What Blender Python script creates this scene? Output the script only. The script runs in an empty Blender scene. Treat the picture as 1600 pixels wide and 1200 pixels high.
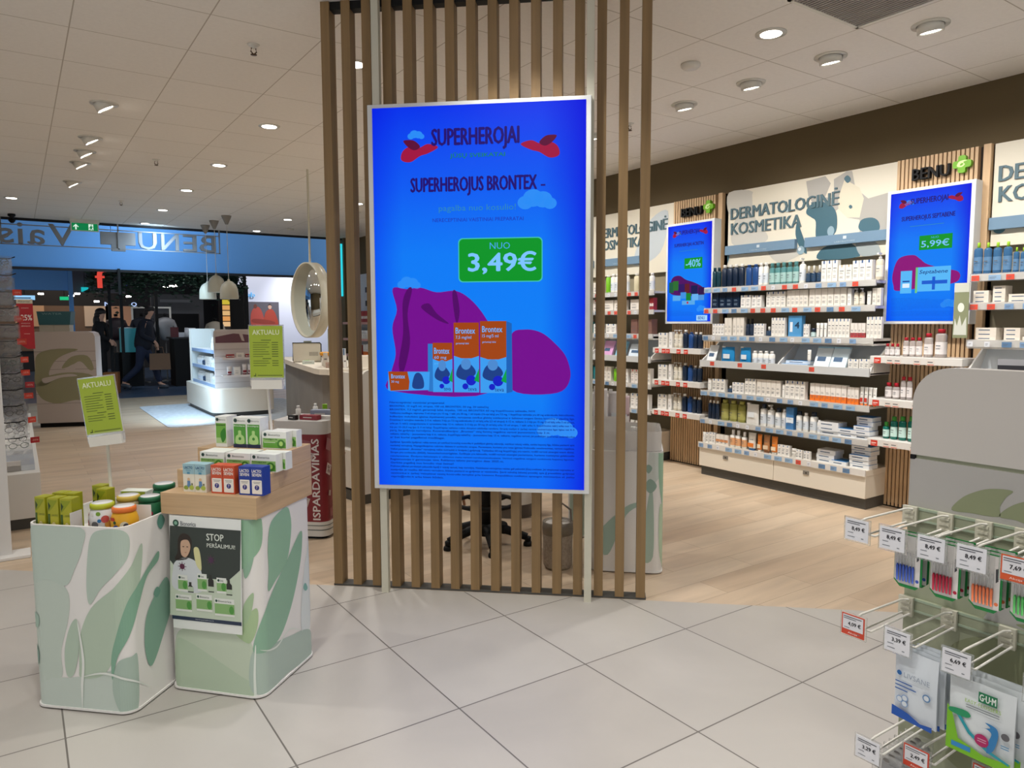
import bpy, math, random
from mathutils import Vector, Matrix
from mathutils.geometry import tessellate_polygon
random.seed(7)
R = math.radians
C = bpy.context.scene.collection
S = bpy.context.scene
# ---------------------------------------------------------------- camera
cam = bpy.data.cameras.new('camera'); camo = bpy.data.objects.new('camera', cam); C.objects.link(camo)
cam.sensor_width = 36; cam.lens = 1128.85/1600*36; cam.clip_start = .05; cam.clip_end = 200
yaw, pitch, roll = .6002038, .087017, -.00342
fwd = Vector((math.sin(yaw)*math.cos(pitch), math.cos(yaw)*math.cos(pitch), -math.sin(pitch)))
rt = Vector((math.cos(yaw), -math.sin(yaw), 0)); up = rt.cross(fwd)
rt2 = rt*math.cos(roll)+up*math.sin(roll); up2 = up*math.cos(roll)-rt*math.sin(roll)
m4 = Matrix((rt2, up2, -fwd)).transposed().to_4x4(); m4.translation = Vector((0, 0, 1.412))
camo.matrix_world = m4
S.camera = camo
S.view_settings.view_transform = 'Standard'; S.view_settings.look = 'None'
S.view_settings.exposure = 0.0; S.view_settings.gamma = 1.0; S.view_settings.use_curve_mapping = False
# ---------------------------------------------------------------- world: dim light of the rest of the mall
W = bpy.data.worlds.new('world'); S.world = W; W.use_nodes = True
W.node_tree.nodes['Background'].inputs[0].default_value = (.98, .98, 1, 1)
W.node_tree.nodes['Background'].inputs[1].default_value = .85
# ---------------------------------------------------------------- lamps
CZ = 3.01
def lin(h):
    if not isinstance(h, str): return tuple(h)
    v = [int(h[i:i+2], 16)/255 for i in (0, 2, 4)]
    return tuple(c/12.92 if c <= .04045 else ((c+.055)/1.055)**2.4 for c in v)
def spot(x, y, z, w, tgt=None, ang=110, blend=.8, col=(1, .97, .925), r=.05):
    l = bpy.data.lights.new('spot_light', 'SPOT'); l.energy = w; l.spot_size = R(ang); l.spot_blend = blend
    l.color = col; l.shadow_soft_size = r
    o = bpy.data.objects.new('spot_light', l); C.objects.link(o); o.location = (x, y, z)
    if tgt is not None: o.rotation_euler = (Vector(tgt)-Vector((x, y, z))).to_track_quat('-Z', 'Y').to_euler()
    return o
# flat downlights (x, y); tilted spots (x, y, aim x, aim y, aim z)
DOWN = [(1.80, 6.14), (1.80, 7.92), (1.80, 9.62), (1.82, 11.48), (1.82, 13.18), (3.57, 2.64), (.04, 11.42), (1.83, 4.39), (3.61, 11.49),
        (3.59, 13.2), (3.93, 9.43), (3.6, 6.2), (3.0, 6.2), (1.8, 2.6), (1.8, .9), (.1, 2.0), (.1, .2), (-.6, 3.8), (3.6, .8), (3.6, 8.0), (.62, .95)]  # lamp above the stool is invented; last one added to brighten the gondola
TILT = [(.62, 6.19, -1.6), (.62, 7.37, -1.6), (.62, 7.97, -1.6), (.62, 8.56, -1.6), (.62, 9.76, -1.6), (4.19, 2.08, 5.4), (4.18, 2.66, 5.4),
        (4.18, 3.24, 5.4), (4.18, 3.83, 5.4), (4.19, 4.9, 5.4), (4.19, 5.6, 5.4), (4.19, 6.6, 5.4), (4.19, 8.2, 5.4), (4.19, 10.2, 5.4), (4.19, 1.3, 5.4)]
PD, PT = 76, 76
for x, y in DOWN:
    if y > 13 and x < 3: continue      # the one beside the letters is only faintly on
    spot(x, y, CZ-.03, PD*(.02 if y > 13 and x < 3 else .35 if y > 11 else 1), None, 80 if y > 13 else 110)
for x, y, ax in TILT: spot(x, y, CZ-.05, PT, (ax, y, 1.25), 100)
for x, y, z, w in [(7.5, 20.5, 3.6, 260), (6.2, 19.8, 3.6, 200), (2, 14.75, 3.3, 0), (3.6, 19.6, 3.2, 60), (1.2, 21, 3.2, 60)]:
    if w: spot(x, y, z, w, (x+.2, 22, 1.4), 95, .6, (.95, .95, 1))
# added area light without a fitting, brightens the blue bulkhead
al = bpy.data.lights.new('bulkhead_fill_light', 'AREA'); al.shape = 'RECTANGLE'; al.size = 9; al.size_y = .25; al.energy = 120; al.color = (.55, .78, 1)
ao = bpy.data.objects.new('bulkhead_fill_light', al); C.objects.link(ao); ao.location = (2.0, 13.75, 3.55)
ao.rotation_euler = (Vector((2, 14.6, 2.75))-Vector((2, 13.75, 3.55))).to_track_quat('-Z', 'X').to_euler()
# ---------------------------------------------------------------- materials
MATS = {}
def mat(name, col, rough=.5, metal=0, emit=0, alpha=1, trans=0, spec=.5, var=0, vs=(6, 6, 6), bump=0):
    m = bpy.data.materials.new(name); m.use_nodes = True; nt = m.node_tree; b = nt.nodes['Principled BSDF']
    c = lin(col); b.inputs['Base Color'].default_value = (*c, 1); b.inputs['Roughness'].default_value = rough
    b.inputs['Metallic'].default_value = metal; b.inputs['Alpha'].default_value = alpha
    b.inputs['Transmission Weight'].default_value = trans; b.inputs['Specular IOR Level'].default_value = spec
    if emit:
        b.inputs['Emission Color'].default_value = (*c, 1); b.inputs['Emission Strength'].default_value = emit
    if var or bump:
        tc = nt.nodes.new('ShaderNodeTexCoord'); mp = nt.nodes.new('ShaderNodeMapping'); no = nt.nodes.new('ShaderNodeTexNoise')
        mp.inputs['Scale'].default_value = vs; no.inputs['Scale'].default_value = 1; no.inputs['Detail'].default_value = 5
        nt.links.new(tc.outputs['Object'], mp.inputs[0]); nt.links.new(mp.outputs[0], no.inputs[0])
        if var:
            r = nt.nodes.new('ShaderNodeValToRGB'); e = r.color_ramp.elements
            e[0].position, e[1].position = .3, .7
            e[0].color = (*[max(0, x*(1-var)) for x in c], 1); e[1].color = (*[min(1, x*(1+var)) for x in c], 1)
            nt.links.new(no.outputs[0], r.inputs[0]); nt.links.new(r.outputs[0], b.inputs['Base Color'])
        if bump:
            bp = nt.nodes.new('ShaderNodeBump'); bp.inputs['Strength'].default_value = bump; bp.inputs['Distance'].default_value = .01
            nt.links.new(no.outputs[0], bp.inputs['Height']); nt.links.new(bp.outputs[0], b.inputs['Normal'])
    MATS[name] = m
    return m
def M(n):
    if n in MATS: return MATS[n]
    if n.startswith('#'):            # printed colour
        return mat(n, n[1:7], .45)
    if n.startswith('@'):            # colour shown on a lit screen
        return mat(n, n[1:7], .35, emit=0) if False else screenmat(n)
    raise KeyError(n)
def screenmat(n):
    m = bpy.data.materials.new(n); m.use_nodes = True; b = m.node_tree.nodes['Principled BSDF']; c = lin(n[1:7])
    b.inputs['Base Color'].default_value = (.004, .004, .004, 1); b.inputs['Roughness'].default_value = .5; b.inputs['Specular IOR Level'].default_value = .05
    b.inputs['Emission Color'].default_value = (*c, 1); b.inputs['Emission Strength'].default_value = 1.0
    MATS[n] = m; return m
def brickmat(name, c1, c2, cm, bw, rh, ms, off, vec, rough=.4, noise=(3, 3, 3), amt=.12, freq=2, spec=.5, nd=(2, 2, 2), namt=0.0):
    m = bpy.data.materials.new(name); m.use_nodes = True; nt = m.node_tree; b = nt.nodes['Principled BSDF']; L = nt.links.new
    tc = nt.nodes.new('ShaderNodeTexCoord'); mp = nt.nodes.new('ShaderNodeMapping'); mp.inputs['Location'].default_value = vec
    L(tc.outputs['Object'], mp.inputs[0]); br = nt.nodes.new('ShaderNodeTexBrick'); L(mp.outputs[0], br.inputs[0])
    br.offset = off; br.offset_frequency = freq
    for k, v in (('Color1', c1), ('Color2', c2), ('Mortar', cm)): br.inputs[k].default_value = (*lin(v), 1)
    for k, v in (('Scale', 1), ('Mortar Size', ms), ('Mortar Smooth', .1), ('Bias', 0), ('Brick Width', bw), ('Row Height', rh)): br.inputs[k].default_value = v
    m2 = nt.nodes.new('ShaderNodeMapping'); m2.inputs['Scale'].default_value = noise; L(tc.outputs['Object'], m2.inputs[0])
    no = nt.nodes.new('ShaderNodeTexNoise'); no.inputs['Scale'].default_value = 1; no.inputs['Detail'].default_value = 6; no.inputs['Distortion'].default_value = .6; L(m2.outputs[0], no.inputs[0])
    r = nt.nodes.new('ShaderNodeMapRange'); r.inputs[1].default_value = .3; r.inputs[2].default_value = .7; r.inputs[3].default_value = 1-amt; r.inputs[4].default_value = 1+amt
    L(no.outputs[0], r.inputs[0]); mx = nt.nodes.new('ShaderNodeVectorMath'); mx.operation = 'SCALE'; L(br.outputs['Color'], mx.inputs[0]); L(r.outputs[0], mx.inputs['Scale'])
    L(mx.outputs[0], b.inputs['Base Color']); b.inputs['Roughness'].default_value = rough; b.inputs['Specular IOR Level'].default_value = spec
    MATS[name] = m; return m
brickmat('floor tile', 'b7b3ac', 'b1aca5', '69645e', .6, .6, .003, 0, (-1.267, -2.80, 0), .42, (1.7, 1.7, 1), .07)
brickmat('floor planks', 'c9b59c', 'baa389', '8c7862', 1.25, .19, .0012, .37, (.3, -.1, 0), .4, (1.3, 9, 1), .13)
brickmat('ceiling tile', 'eeeae4', 'ece8e2', 'bdb5aa', .6, .6, .0035, 0, (-.323, -.52, 0), .9, (40, 40, 1), .02, spec=.1)
brickmat('mall tile', '4a5c74', '455870', '2c3a4c', .6, .6, .004, 0, (0, 0, 0), .3, (1, 1, 1), .1)
mat('oak', '886d47', .5, var=.16, vs=(30, 30, 1.2)); mat('oak light', 'c6a680', .5, var=.13, vs=(25, 25, 1.5)); mat('oak riser', 'c0a27c', .5, var=.12, vs=(3, 3, 60))
mat('slat backing', '2a2018', .8); mat('wall paint', '605238', .85, var=.04, vs=(2, 2, 2)); mat('white laminate', 'd8d3c9', .4); mat('warm white', 'e2dacb', .45)
mat('white metal', 'dfdcd2', .35); mat('cream metal', 'c9c6b4', .4); mat('kick grey', '4c4b47', .5); mat('white print', 'e6e4e0', .4); mat('frosted', 'e9e6e2', .5, trans=.35)
mat('concrete', '7d7872', .6, var=.1, vs=(3, 3, 3)); mat('chrome', 'd0d0d0', .15, 1); mat('steel', '9a9a98', .35, .8); mat('black plastic', '0c0c0d', .55, spec=.25)
mat('lamp glow', 'fff6ea', emit=14); mat('lamp warm', 'fff2dc', emit=6); mat('mirror glass', 'e6eef2', .02, 1); mat('clear plastic', 'f2f4f4', .08, trans=.85, alpha=.5)
mat('grille', 'a39c95', .6); mat('brass', '5b4633', .35, .7); mat('sign grey', '8b8c8e', .5); mat('blue wall', '5f9ad8', .6); mat('blue glass', '3f5f88', .2)
mat('gondola grey', 'bfbab4', .45); mat('sage', '9a9f86', .5); mat('sage dark', '868c6c', .5); mat('display green', '9fae98', .5)
mat('cream board', 'ddd6c4', .5); mat('strip blue', '6f8ba3', .4); mat('screen bezel', 'd9dcdc', .35); mat('dark ceiling', '16181c', .9); mat('dark store', '121318', .7)
mat('leaf dark', '24402f', .6); mat('coat navy', '0f1524', .8); mat('cloth black', '0a0a0c', .85); mat('denim', '1b2640', .8); mat('skin', 'c99a80', .5); mat('hair dark', '120c0a', .6)
mat('kraft paper', '7a5c44', .7); mat('white wall', 'd8dcea', .7); mat('teal case', '2f7f8c', .3, emit=.25); mat('warm glow', 'e8b070', emit=.5)
mat('mat grey', 'b9bfc4', .8, var=.15, vs=(14, 14, 1)); mat('shelf back', '8f8670', .8); mat('shelf white', 'dcd9d4', .4); mat('basket weave', 'a59a8c', .8, var=.2, vs=(80, 80, 80), bump=.4)
mat('jar glass green', '0f5a36', .15); mat('jar glass amber', '7a2a10', .15); mat('foil white', 'd8d8d8', .25); mat('water blue', '3f6f9c', .12, trans=.3); mat('clear teal', '5f9a9c', .12, trans=.35)
mat('navy', '0c2038', .3); mat('deep teal', '0d3846', .25); mat('mid blue', '1d4680', .3); mat('pale bottle', 'e4e2dc', .35); mat('beige bottle', 'c9c0ac', .4); mat('olive bottle', '8d8b3c', .3)
mat('red cap', 'b01228', .35); mat('green cap', '2f8f2a', .35); mat('clear bottle', 'cfc6c2', .1, trans=.5); mat('teal bottle', '0f7264', .2, trans=.2)
# ---------------------------------------------------------------- mesh builder
TXT = {}
def text_geo(s, bold=0.0, shear=0.0):
    k = (s, bold, shear)
    if k not in TXT:
        cu = bpy.data.curves.new('t', 'FONT'); cu.body = s; cu.offset = bold; cu.shear = shear; cu.resolution_u = 2
        cu.fill_mode = 'FRONT'; ob = bpy.data.objects.new('t', cu); me = bpy.data.meshes.new_from_object(ob)
        vs = [v.co.copy() for v in me.vertices]; fs = [tuple(p.vertices) for p in me.polygons]
        bpy.data.objects.remove(ob); bpy.data.curves.remove(cu); bpy.data.meshes.remove(me)
        x0, x1 = min(v.x for v in vs), max(v.x for v in vs); y0, y1 = min(v.y for v in vs), max(v.y for v in vs)
        TXT[k] = ([((v.x-x0)/(x1-x0), (v.y-y0)/(y1-y0)) for v in vs], fs, (x1-x0)/(y1-y0))
    return TXT[k]
class MB:
    def __init__(s): s.v = []; s.f = []; s.m = []; s.sm = []; s.mats = []; s.xf = None
    def mi(s, n):
        if n not in s.mats: s.mats.append(n)
        return s.mats.index(n)
    def add(s, vs, fs, mt, smooth=False):
        b = len(s.v); i = s.mi(mt)
        s.v += [tuple(s.xf @ Vector(v)) if s.xf else tuple(v) for v in vs]
        for f in fs: s.f.append(tuple(b+k for k in f)); s.m.append(i); s.sm.append(smooth)
        return s
    def box(s, x0, x1, y0, y1, z0, z1, mt):
        v = [(x, y, z) for z in (z0, z1) for y in (y0, y1) for x in (x0, x1)]
        return s.add(v, [(0, 2, 3, 1), (4, 5, 7, 6), (0, 1, 5, 4), (2, 6, 7, 3), (0, 4, 6, 2), (1, 3, 7, 5)], mt)
    def prism(s, pts, z0, z1, mt, top=None, smooth=True, bottom=True):
        n = len(pts); v = [(x, y, z0) for x, y in pts]+[(x, y, z1) for x, y in pts]
        s.add(v, [(i, (i+1) % n, n+(i+1) % n, n+i) for i in range(n)], mt, smooth)
        t = [tuple(reversed(q)) if _ccw(pts, q) < 0 else tuple(q) for q in tessellate_polygon([[Vector((x, y, 0)) for x, y in pts]])]
        if top != 'open': s.add([(x, y, z1) for x, y in pts], t, top or mt)
        if bottom: s.add([(x, y, z0) for x, y in pts], [tuple(reversed(q)) for q in t], mt)
        return s
    def lathe(s, prof, mt, cx=0, cy=0, n=16, sx=1, sy=1, ax='z', smooth=True):
        v = []; f = []; k = len(prof)
        for r, z in prof:
            for i in range(n):
                a = 2*math.pi*i/n; p = (cx+r*sx*math.cos(a), cy+r*sy*math.sin(a), z)
                v.append(p)
        for j in range(k-1):
            for i in range(n): f.append((j*n+i, j*n+(i+1) % n, (j+1)*n+(i+1) % n, (j+1)*n+i))
        if prof[0][0] > 1e-6: f.append(tuple(reversed(range(n))))
        if prof[-1][0] > 1e-6: f.append(tuple((k-1)*n+i for i in range(n)))
        return s.add(v, f, mt, smooth)
    def tube(s, pts, r, mt, n=8, closed=False):
        P = [Vector(p) for p in pts]; k = len(P); v = []; f = []
        for i, p in enumerate(P):
            a = P[(i-1) % k] if (closed or i > 0) else p; b = P[(i+1) % k] if (closed or i < k-1) else p
            t = (b-a).normalized(); u = t.cross(Vector((0, 0, 1)))
            if u.length < 1e-3: u = t.cross(Vector((1, 0, 0)))
            u.normalize(); w = u.cross(t); rr = r[i] if isinstance(r, (list, tuple)) else r
            for j in range(n):
                g = 2*math.pi*j/n; v.append(p+(u*math.cos(g)+w*math.sin(g))*rr)
        for i in range(k if closed else k-1):
            for j in range(n): f.append((i*n+j, i*n+(j+1) % n, ((i+1) % k)*n+(j+1) % n, ((i+1) % k)*n+j))
        if not closed: f.append(tuple(range(n))); f.append(tuple((k-1)*n+j for j in reversed(range(n))))
        return s.add(v, f, mt, True)
    def poly(s, pts, y, mt, thick=0):          # flat print facing -y, points (x, z)
        t = tessellate_polygon([[Vector((x, z, 0)) for x, z in pts]])
        t = [tuple(reversed(q)) if _ccw(pts, q) < 0 else tuple(q) for q in t]
        s.add([(x, y, z) for x, z in pts], t, mt)
        if thick:
            n = len(pts); v = [(x, y, z) for x, z in pts]+[(x, y+thick, z) for x, z in pts]
            s.add(v, [(i, n+i, n+(i+1) % n, (i+1) % n) for i in range(n)], mt)
            s.add([(x, y+thick, z) for x, z in pts], [tuple(reversed(q)) for q in t], mt)
        return s
    def rect(s, x0, x1, z0, z1, y, mt): return s.add([(x0, y, z0), (x1, y, z0), (x1, y, z1), (x0, y, z1)], [(0, 1, 2, 3)], mt)
    def ell(s, cx, cz, rx, rz, y, mt, n=20): return s.poly([(cx+rx*math.cos(2*math.pi*i/n), cz+rz*math.sin(2*math.pi*i/n)) for i in range(n)], y, mt)
    def text(s, t, x0, x1, z0, z1, y, mt, bold=0, shear=0, thick=0, drop=0):
        if bold:                       # heavier lettering: the outline drawn again a hair to each side
            k = bold*(z1-z0)*(.9 if thick else 1.1); x1 = x1 if x1 is not None else x0+(z1-z0)*text_geo(t, 0, shear)[2]
            for i, (dx, dz) in enumerate(((-k, 0), (k, 0)) if thick else ((-k, 0), (k, 0), (0, -k*.6), (0, k*.6))): s.text(t, x0+dx, x1+dx, z0+dz, z1+dz, y-i*(.0012 if thick else .00012), mt, 0, shear, thick+i*.0024 if thick else 0, drop)
            return s
        vs, fs, asp = text_geo(t, bold, shear)
        if x1 is None: x1 = x0+(z1-z0)*asp
        s.add([(x0+a*(x1-x0), y, z0+b*(z1-z0)+drop*a) for a, b in vs], fs, mt)
        if thick:
            k = thick; n = len(vs); e = {}
            for f in fs:
                for i in range(len(f)):
                    a, b = f[i], f[(i+1) % len(f)]; e[(a, b)] = e.get((a, b), 0)+1
            v = [(x0+a*(x1-x0), y, z0+b*(z1-z0)+drop*a) for a, b in vs]+[(x0+a*(x1-x0), y+k, z0+b*(z1-z0)+drop*a) for a, b in vs]
            s.add(v, [(b, a, n+a, n+b) for (a, b) in e if (b, a) not in e], mt)
            s.add([(x0+a*(x1-x0), y+k, z0+b*(z1-z0)+drop*a) for a, b in vs], [tuple(reversed(f)) for f in fs], mt)
        return s
    def mesh(s, name):
        me = bpy.data.meshes.new(name); me.from_pydata([tuple(v) for v in s.v], [], s.f)
        for n in s.mats: me.materials.append(M(n))
        me.polygons.foreach_set('material_index', s.m); me.polygons.foreach_set('use_smooth', s.sm); me.update()
        return me
    def build(s, name, parent=None, loc=None, rz=None, bevel=0):
        o = bpy.data.objects.new(name, s.mesh(name)); C.objects.link(o)
        if parent: o.parent = parent
        if loc is not None: o.location = loc
        if rz is not None: o.rotation_euler = (0, 0, R(rz))
        if bevel:
            b = o.modifiers.new('bevel', 'BEVEL'); b.width = bevel; b.segments = 2; b.limit_method = 'ANGLE'; b.angle_limit = R(50)
        return o
def _ccw(pts, q):
    a, b, c = (pts[i] for i in q); return (b[0]-a[0])*(c[1]-a[1])-(b[1]-a[1])*(c[0]-a[0])
def thing(name, label, cat, loc=(0, 0, 0), rz=0, group=None):
    o = bpy.data.objects.new(name, None); C.objects.link(o); o.empty_display_size = .05
    o.location = loc; o.rotation_euler = (0, 0, R(rz)); o['label'] = label; o['category'] = cat
    if group: o['group'] = group
    return o
def tag(o, label, cat, group=None):
    o['label'] = label; o['category'] = cat
    if group: o['group'] = group
    return o
def struct(o): o['kind'] = 'structure'; return o
def cr(pts, k=5):                                   # smooth closed outline
    n = len(pts); out = []
    for i in range(n):
        p0, p1, p2, p3 = (pts[(i+j-1) % n] for j in range(4))
        for q in range(k):
            t = q/k; out.append(tuple(.5*((2*b)+(-a+c)*t+(2*a-5*b+4*c-d)*t*t+(-a+3*b-3*c+d)*t**3) for a, b, c, d in zip(p0, p1, p2, p3)))
    return out
def rrect(x0, x1, y0, y1, r, n=6):
    o = []
    for cx, cy, a0 in ((x1-r, y0+r, -90), (x1-r, y1-r, 0), (x0+r, y1-r, 90), (x0+r, y0+r, 180)):
        for i in range(n+1): a = R(a0+90*i/n); o.append((cx+r*math.cos(a), cy+r*math.sin(a)))
    return o
# ================================================================ room
def slab(name, pts, z0, z1, mt):
    o = MB().prism(pts, z0, z1, mt, smooth=False).build(name); return struct(o)
slab('floor', [(-6, -6), (5.6, -6), (5.6, -.195), (3.469, 1.729), (-.147, 4.997), (-3, 7.574), (-6, 10.3)], -.1, 0, 'floor tile')
slab('floor', [(5.6, -.195), (5.6, 15.14), (-6, 15.14), (-6, 10.3), (-3, 7.574), (-.147, 4.997), (3.469, 1.729)], -.1, 0, 'floor planks')
slab('floor', [(-6, 15.14), (14, 15.14), (14, 30), (-6, 30)], -.1, 0, 'mall tile')
slab('ceiling', [(-6, -6), (5.6, -6), (5.6, 13.55), (-6, 13.55)], CZ, CZ+.1, 'ceiling tile')
slab('ceiling', [(-6, 13.55), (14, 13.55), (14, 30), (-6, 30)], 4.0, 4.1, 'dark ceiling')
slab('wall_right', [(5.5, -6), (5.6, -6), (5.6, 13.75), (5.5, 13.75)], 0, CZ, 'wall paint')
slab('wall_left', [(-2.6, 6), (-2.5, 6), (-2.5, 13.5), (-2.6, 13.5)], 0, CZ, 'wall paint')
slab('trim_1', [(-6, 13.5), (5.5, 13.5), (5.5, 13.56), (-6, 13.56)], CZ-.035, CZ, 'dark store')           # dark edge where ceiling meets storefront
slab('wall_far', [(-6, 14.7), (5.5, 14.7), (5.5, 14.8), (-6, 14.8)], 2.33, 4.0, 'blue wall')
slab('wall_corner', [(5.27, 13.4), (5.499, 13.4), (5.499, 13.75), (5.27, 13.75)], 0, CZ, 'wall paint')
slab('trim_2', [(-6, 14.66), (5.5, 14.66), (5.5, 14.7), (-6, 14.7)], 2.30, 2.345, 'dark store')
# ceiling fittings
k = 0
place = {0: 'nearest the mall front', 1: 'in the middle of its row'}
for i, (x, y) in enumerate(DOWN):
    t = thing('ceiling_downlight', 'round flush ceiling downlight %s' % ['nearest the camera in the row by the slatted divider', 'second in the row left of the divider', 'third in the row left of the divider', 'fourth in the row left of the divider',
        'by the storefront letters', 'farthest right near the metal grille', 'near the security camera at left', 'seen between the left divider slats', 'beside the hanging lamps', 'behind the hanging lamps', 'above the far counter',
        'behind the big screen', 'invented above the stool behind the screen', 'above the divider front', 'over the tiled floor', 'above the green bins', 'behind the camera', 'over the security gate', 'over the hook gondola', 'over the wood floor behind the screen', 'added unseen over the tiles to brighten the hook gondola'][i], 'ceiling light', (x, y, CZ), group='ceiling downlights')
    MB().lathe([(.085, -.006), (.085, 0), (.06, -.0), (.06, -.006)], 'white metal', n=24).build('trim_ring', t)
    MB().lathe([(.0, -.007), (.058, -.007), (.06, -.004)], 'lamp glow', n=24).build('lens', t)
for i, (x, y, ax) in enumerate(TILT):
    t = thing('tilting_spotlight', 'round recessed spotlight tilted %s' % ['left, nearest of the five at left', 'left, second of the five', 'left, third of the five', 'left, fourth of the five', 'left, farthest of the five by the exit sign',
        'towards the wall, nearest, beside the grille', 'towards the wall, above the right screen', 'towards the wall, above the middle bay', 'towards the wall, farthest right of the slats', 'towards the wall behind the slats', 'towards the left bay', 'towards the wall behind the big screen', 'towards the wall in the distance', 'towards the far shelves', 'towards the right bay'][i],
        'spotlight', (x, y, CZ), 0, group='tilting ceiling spotlights')
    MB().lathe([(.095, -.006), (.095, 0), (.07, 0), (.07, -.006)], 'white metal', n=24).build('trim_ring', t)
    b = MB(); b.xf = Matrix.Translation((0, 0, -.012)) @ Matrix.Rotation(R(-28 if ax < x else -11), 4, 'Y')
    b.lathe([(.066, .03), (.066, -.03), (.056, -.03), (.05, -.02)], 'white metal', n=24); b.build('housing', t)
    b = MB(); b.xf = Matrix.Translation((0, 0, -.012)) @ Matrix.Rotation(R(-28 if ax < x else -11), 4, 'Y')
    b.lathe([(0, -.024), (.052, -.024), (.054, -.02)], 'lamp glow', n=24); b.build('lens', t)
for (x, y), lb in zip([(1.22, 4.42), (1.227, 7.99), (1.234, 10.94), (4.21, 4.44)], ['nearest, left of the slats', 'in the middle, left', 'farthest, above the exit sign side', 'between the right divider slats']):
    t = thing('sprinkler_head', 'small bronze sprinkler head on ceiling, '+lb, 'sprinkler', (x, y, CZ), group='ceiling sprinklers')
    MB().lathe([(.035, 0), (.03, -.006), (.012, -.006), (.012, -.02), (.006, -.025)], 'white metal').build('rosette', t)
    MB().tube([(-.012, 0, -.02), (-.016, 0, -.04), (0, 0, -.055), (.016, 0, -.04), (.012, 0, -.02)], .004, 'brass').lathe([(.018, -.058), (.018, -.055)], 'brass').build('deflector', t)
for (x, y), lb in zip([(3.57, 3.225), (4.0, 12.6)], ['right of the slats', 'in front of the far mall wall']):
    tag(MB().lathe([(.06, 0), (.06, -.015), (.045, -.03), (.02, -.035)], 'white metal', n=24).build('smoke_detector', None, (x, y, CZ)), 'white round smoke detector on the ceiling '+lb, 'smoke detector', 'smoke detectors')
g = thing('ceiling_grille', 'square grey slatted air grille at the top right of the ceiling', 'air vent', (3.26, 2.32, CZ))
b = MB(); 
for i in range(26): b.box(.03+i*.0227, .042+i*.0227, -.02, -.575+.0, -.012, -.001, 'grille')
b.box(.02, .62, -.6, -.01, -.002, -.001, 'slat backing'); b.build('louvres', g, (-.02, .01, 0))
b = MB(); 
for q in ((0, .62, -.02, 0), (0, .62, -.6, -.58), (0, .02, -.6, 0), (.6, .62, -.6, 0)): b.box(*q, -.014, 0, 'white metal')
b.build('frame', g)
# exit sign
t = thing('exit_sign', 'green illuminated emergency exit sign with running man and arrow hanging from ceiling', 'exit sign', (.97, 13.20, 2.83), 0)
MB().box(-.19, .19, 0, .05, 0, .13, 'white metal').box(-.2, .2, -.02, .07, .13, .18, 'white metal').build('housing', t)
b = MB().rect(-.175, .175, .01, .12, -.002, '@0f7a45').rect(-.175, .175, .01, .12, .052, '@0f7a45')
b.poly([(-.13, .02), (-.11, .02), (-.11, .075), (-.09, .055), (-.082, .065), (-.12, .105), (-.158, .065), (-.15, .055), (-.13, .075)], -.004, '@d8f0e0')
b.rect(.05, .115, .02, .112, -.004, '@d8f0e0').poly([(.08, .09), (.066, .06), (.05, .055), (.052, .047), (.07, .05), (.075, .04), (.06, .02), (.07, .02), (.088, .04), (.1, .02), (.108, .025), (.095, .05), (.1, .065), (.112, .06), (.112, .068), (.094, .082)], -.006, '@0f7a45').ell(.09, .1, .008, .008, -.006, '@0f7a45', 10)
b.build('pictogram', t)
MB().tube([(-.1, .02, .18), (-.1, .02, CZ-2.83)], .006, 'white metal').tube([(.1, .02, .18), (.1, .02, CZ-2.83)], .006, 'white metal').build('hanger', t)
# storefront letters seen from behind (they face the mall)
t = thing('storefront_lettering', 'large grey letters BENU and Vaistine on rails, seen mirrored from behind', 'sign', (0, 13.42, 0), 180)
def back(s, xa, xb, z0=2.61, z1=2.9):
    b = MB(); b.text(s, -xa, -xb, z0, z1, 0, 'sign grey', bold=.02, thick=.07); b.build('letter', t)
for ch, a, bb, z0, z1 in [('B', 2.93, 2.68, 2.61, 2.89), ('E', 2.62, 2.42, 2.61, 2.89), ('N', 2.34, 2.08, 2.61, 2.89), ('U', 2.0, 1.74, 2.605, 2.89), ('V', .84, .5, 2.61, 2.93), ('a', .44, .22, 2.61, 2.83), ('i', .16, .1, 2.61, 2.92), ('s', .04, -.14, 2.61, 2.83), ('t', -.18, -.32, 2.61, 2.9), ('i', -.37, -.43, 2.61, 2.92), ('n', -.49, -.69, 2.61, 2.83), ('ė', -.75, -.97, 2.61, 2.91)]: back(ch, a, bb, z0, z1)
b = MB(); b.poly([(x+(-1.44), z+2.76) for x, z in [(-.1, .1), (.1, .1), (.1, .21), (.1, .1), (.25, .1), (.25, -.1), (.1, -.1), (.1, -.2), (-.1, -.2), (-.1, -.1), (-.25, -.1), (-.25, .1)]], 0, 'sign grey', thick=.07); b.build('cross', t)
MB().box(-3.0, 1.2, .075, .09, 2.585, 2.6, 'sign grey').box(-3.0, 1.2, .075, .09, 2.88, 2.895, 'sign grey').build('rail', t)
MB().box(-3, -2.98, .07, .09, 2.585, 2.99, 'sign grey').box(.1, .12, .07, .09, 2.585, 2.99, 'sign grey').box(-1.45, -1.43, .07, .09, 2.585, 2.99, 'sign grey').build('hanger', t)
tag(MB().lathe([(.05, 0), (.05, -.03), (.02, -.05), (.02, -.07), (.045, -.08), (.045, -.1), (.02, -.13), (0, -.135)], 'black plastic').build('security_camera', None, (.035, 13.1, CZ)), 'small dark dome camera on the ceiling at the far left', 'security camera')
tag(MB().box(-.02, .02, 0, .04, 1.9, 2.36, 'black plastic').build('black_pole', None, (1.56, 14.6, 0)), 'short black post hanging under the storefront cross', 'post')
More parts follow.
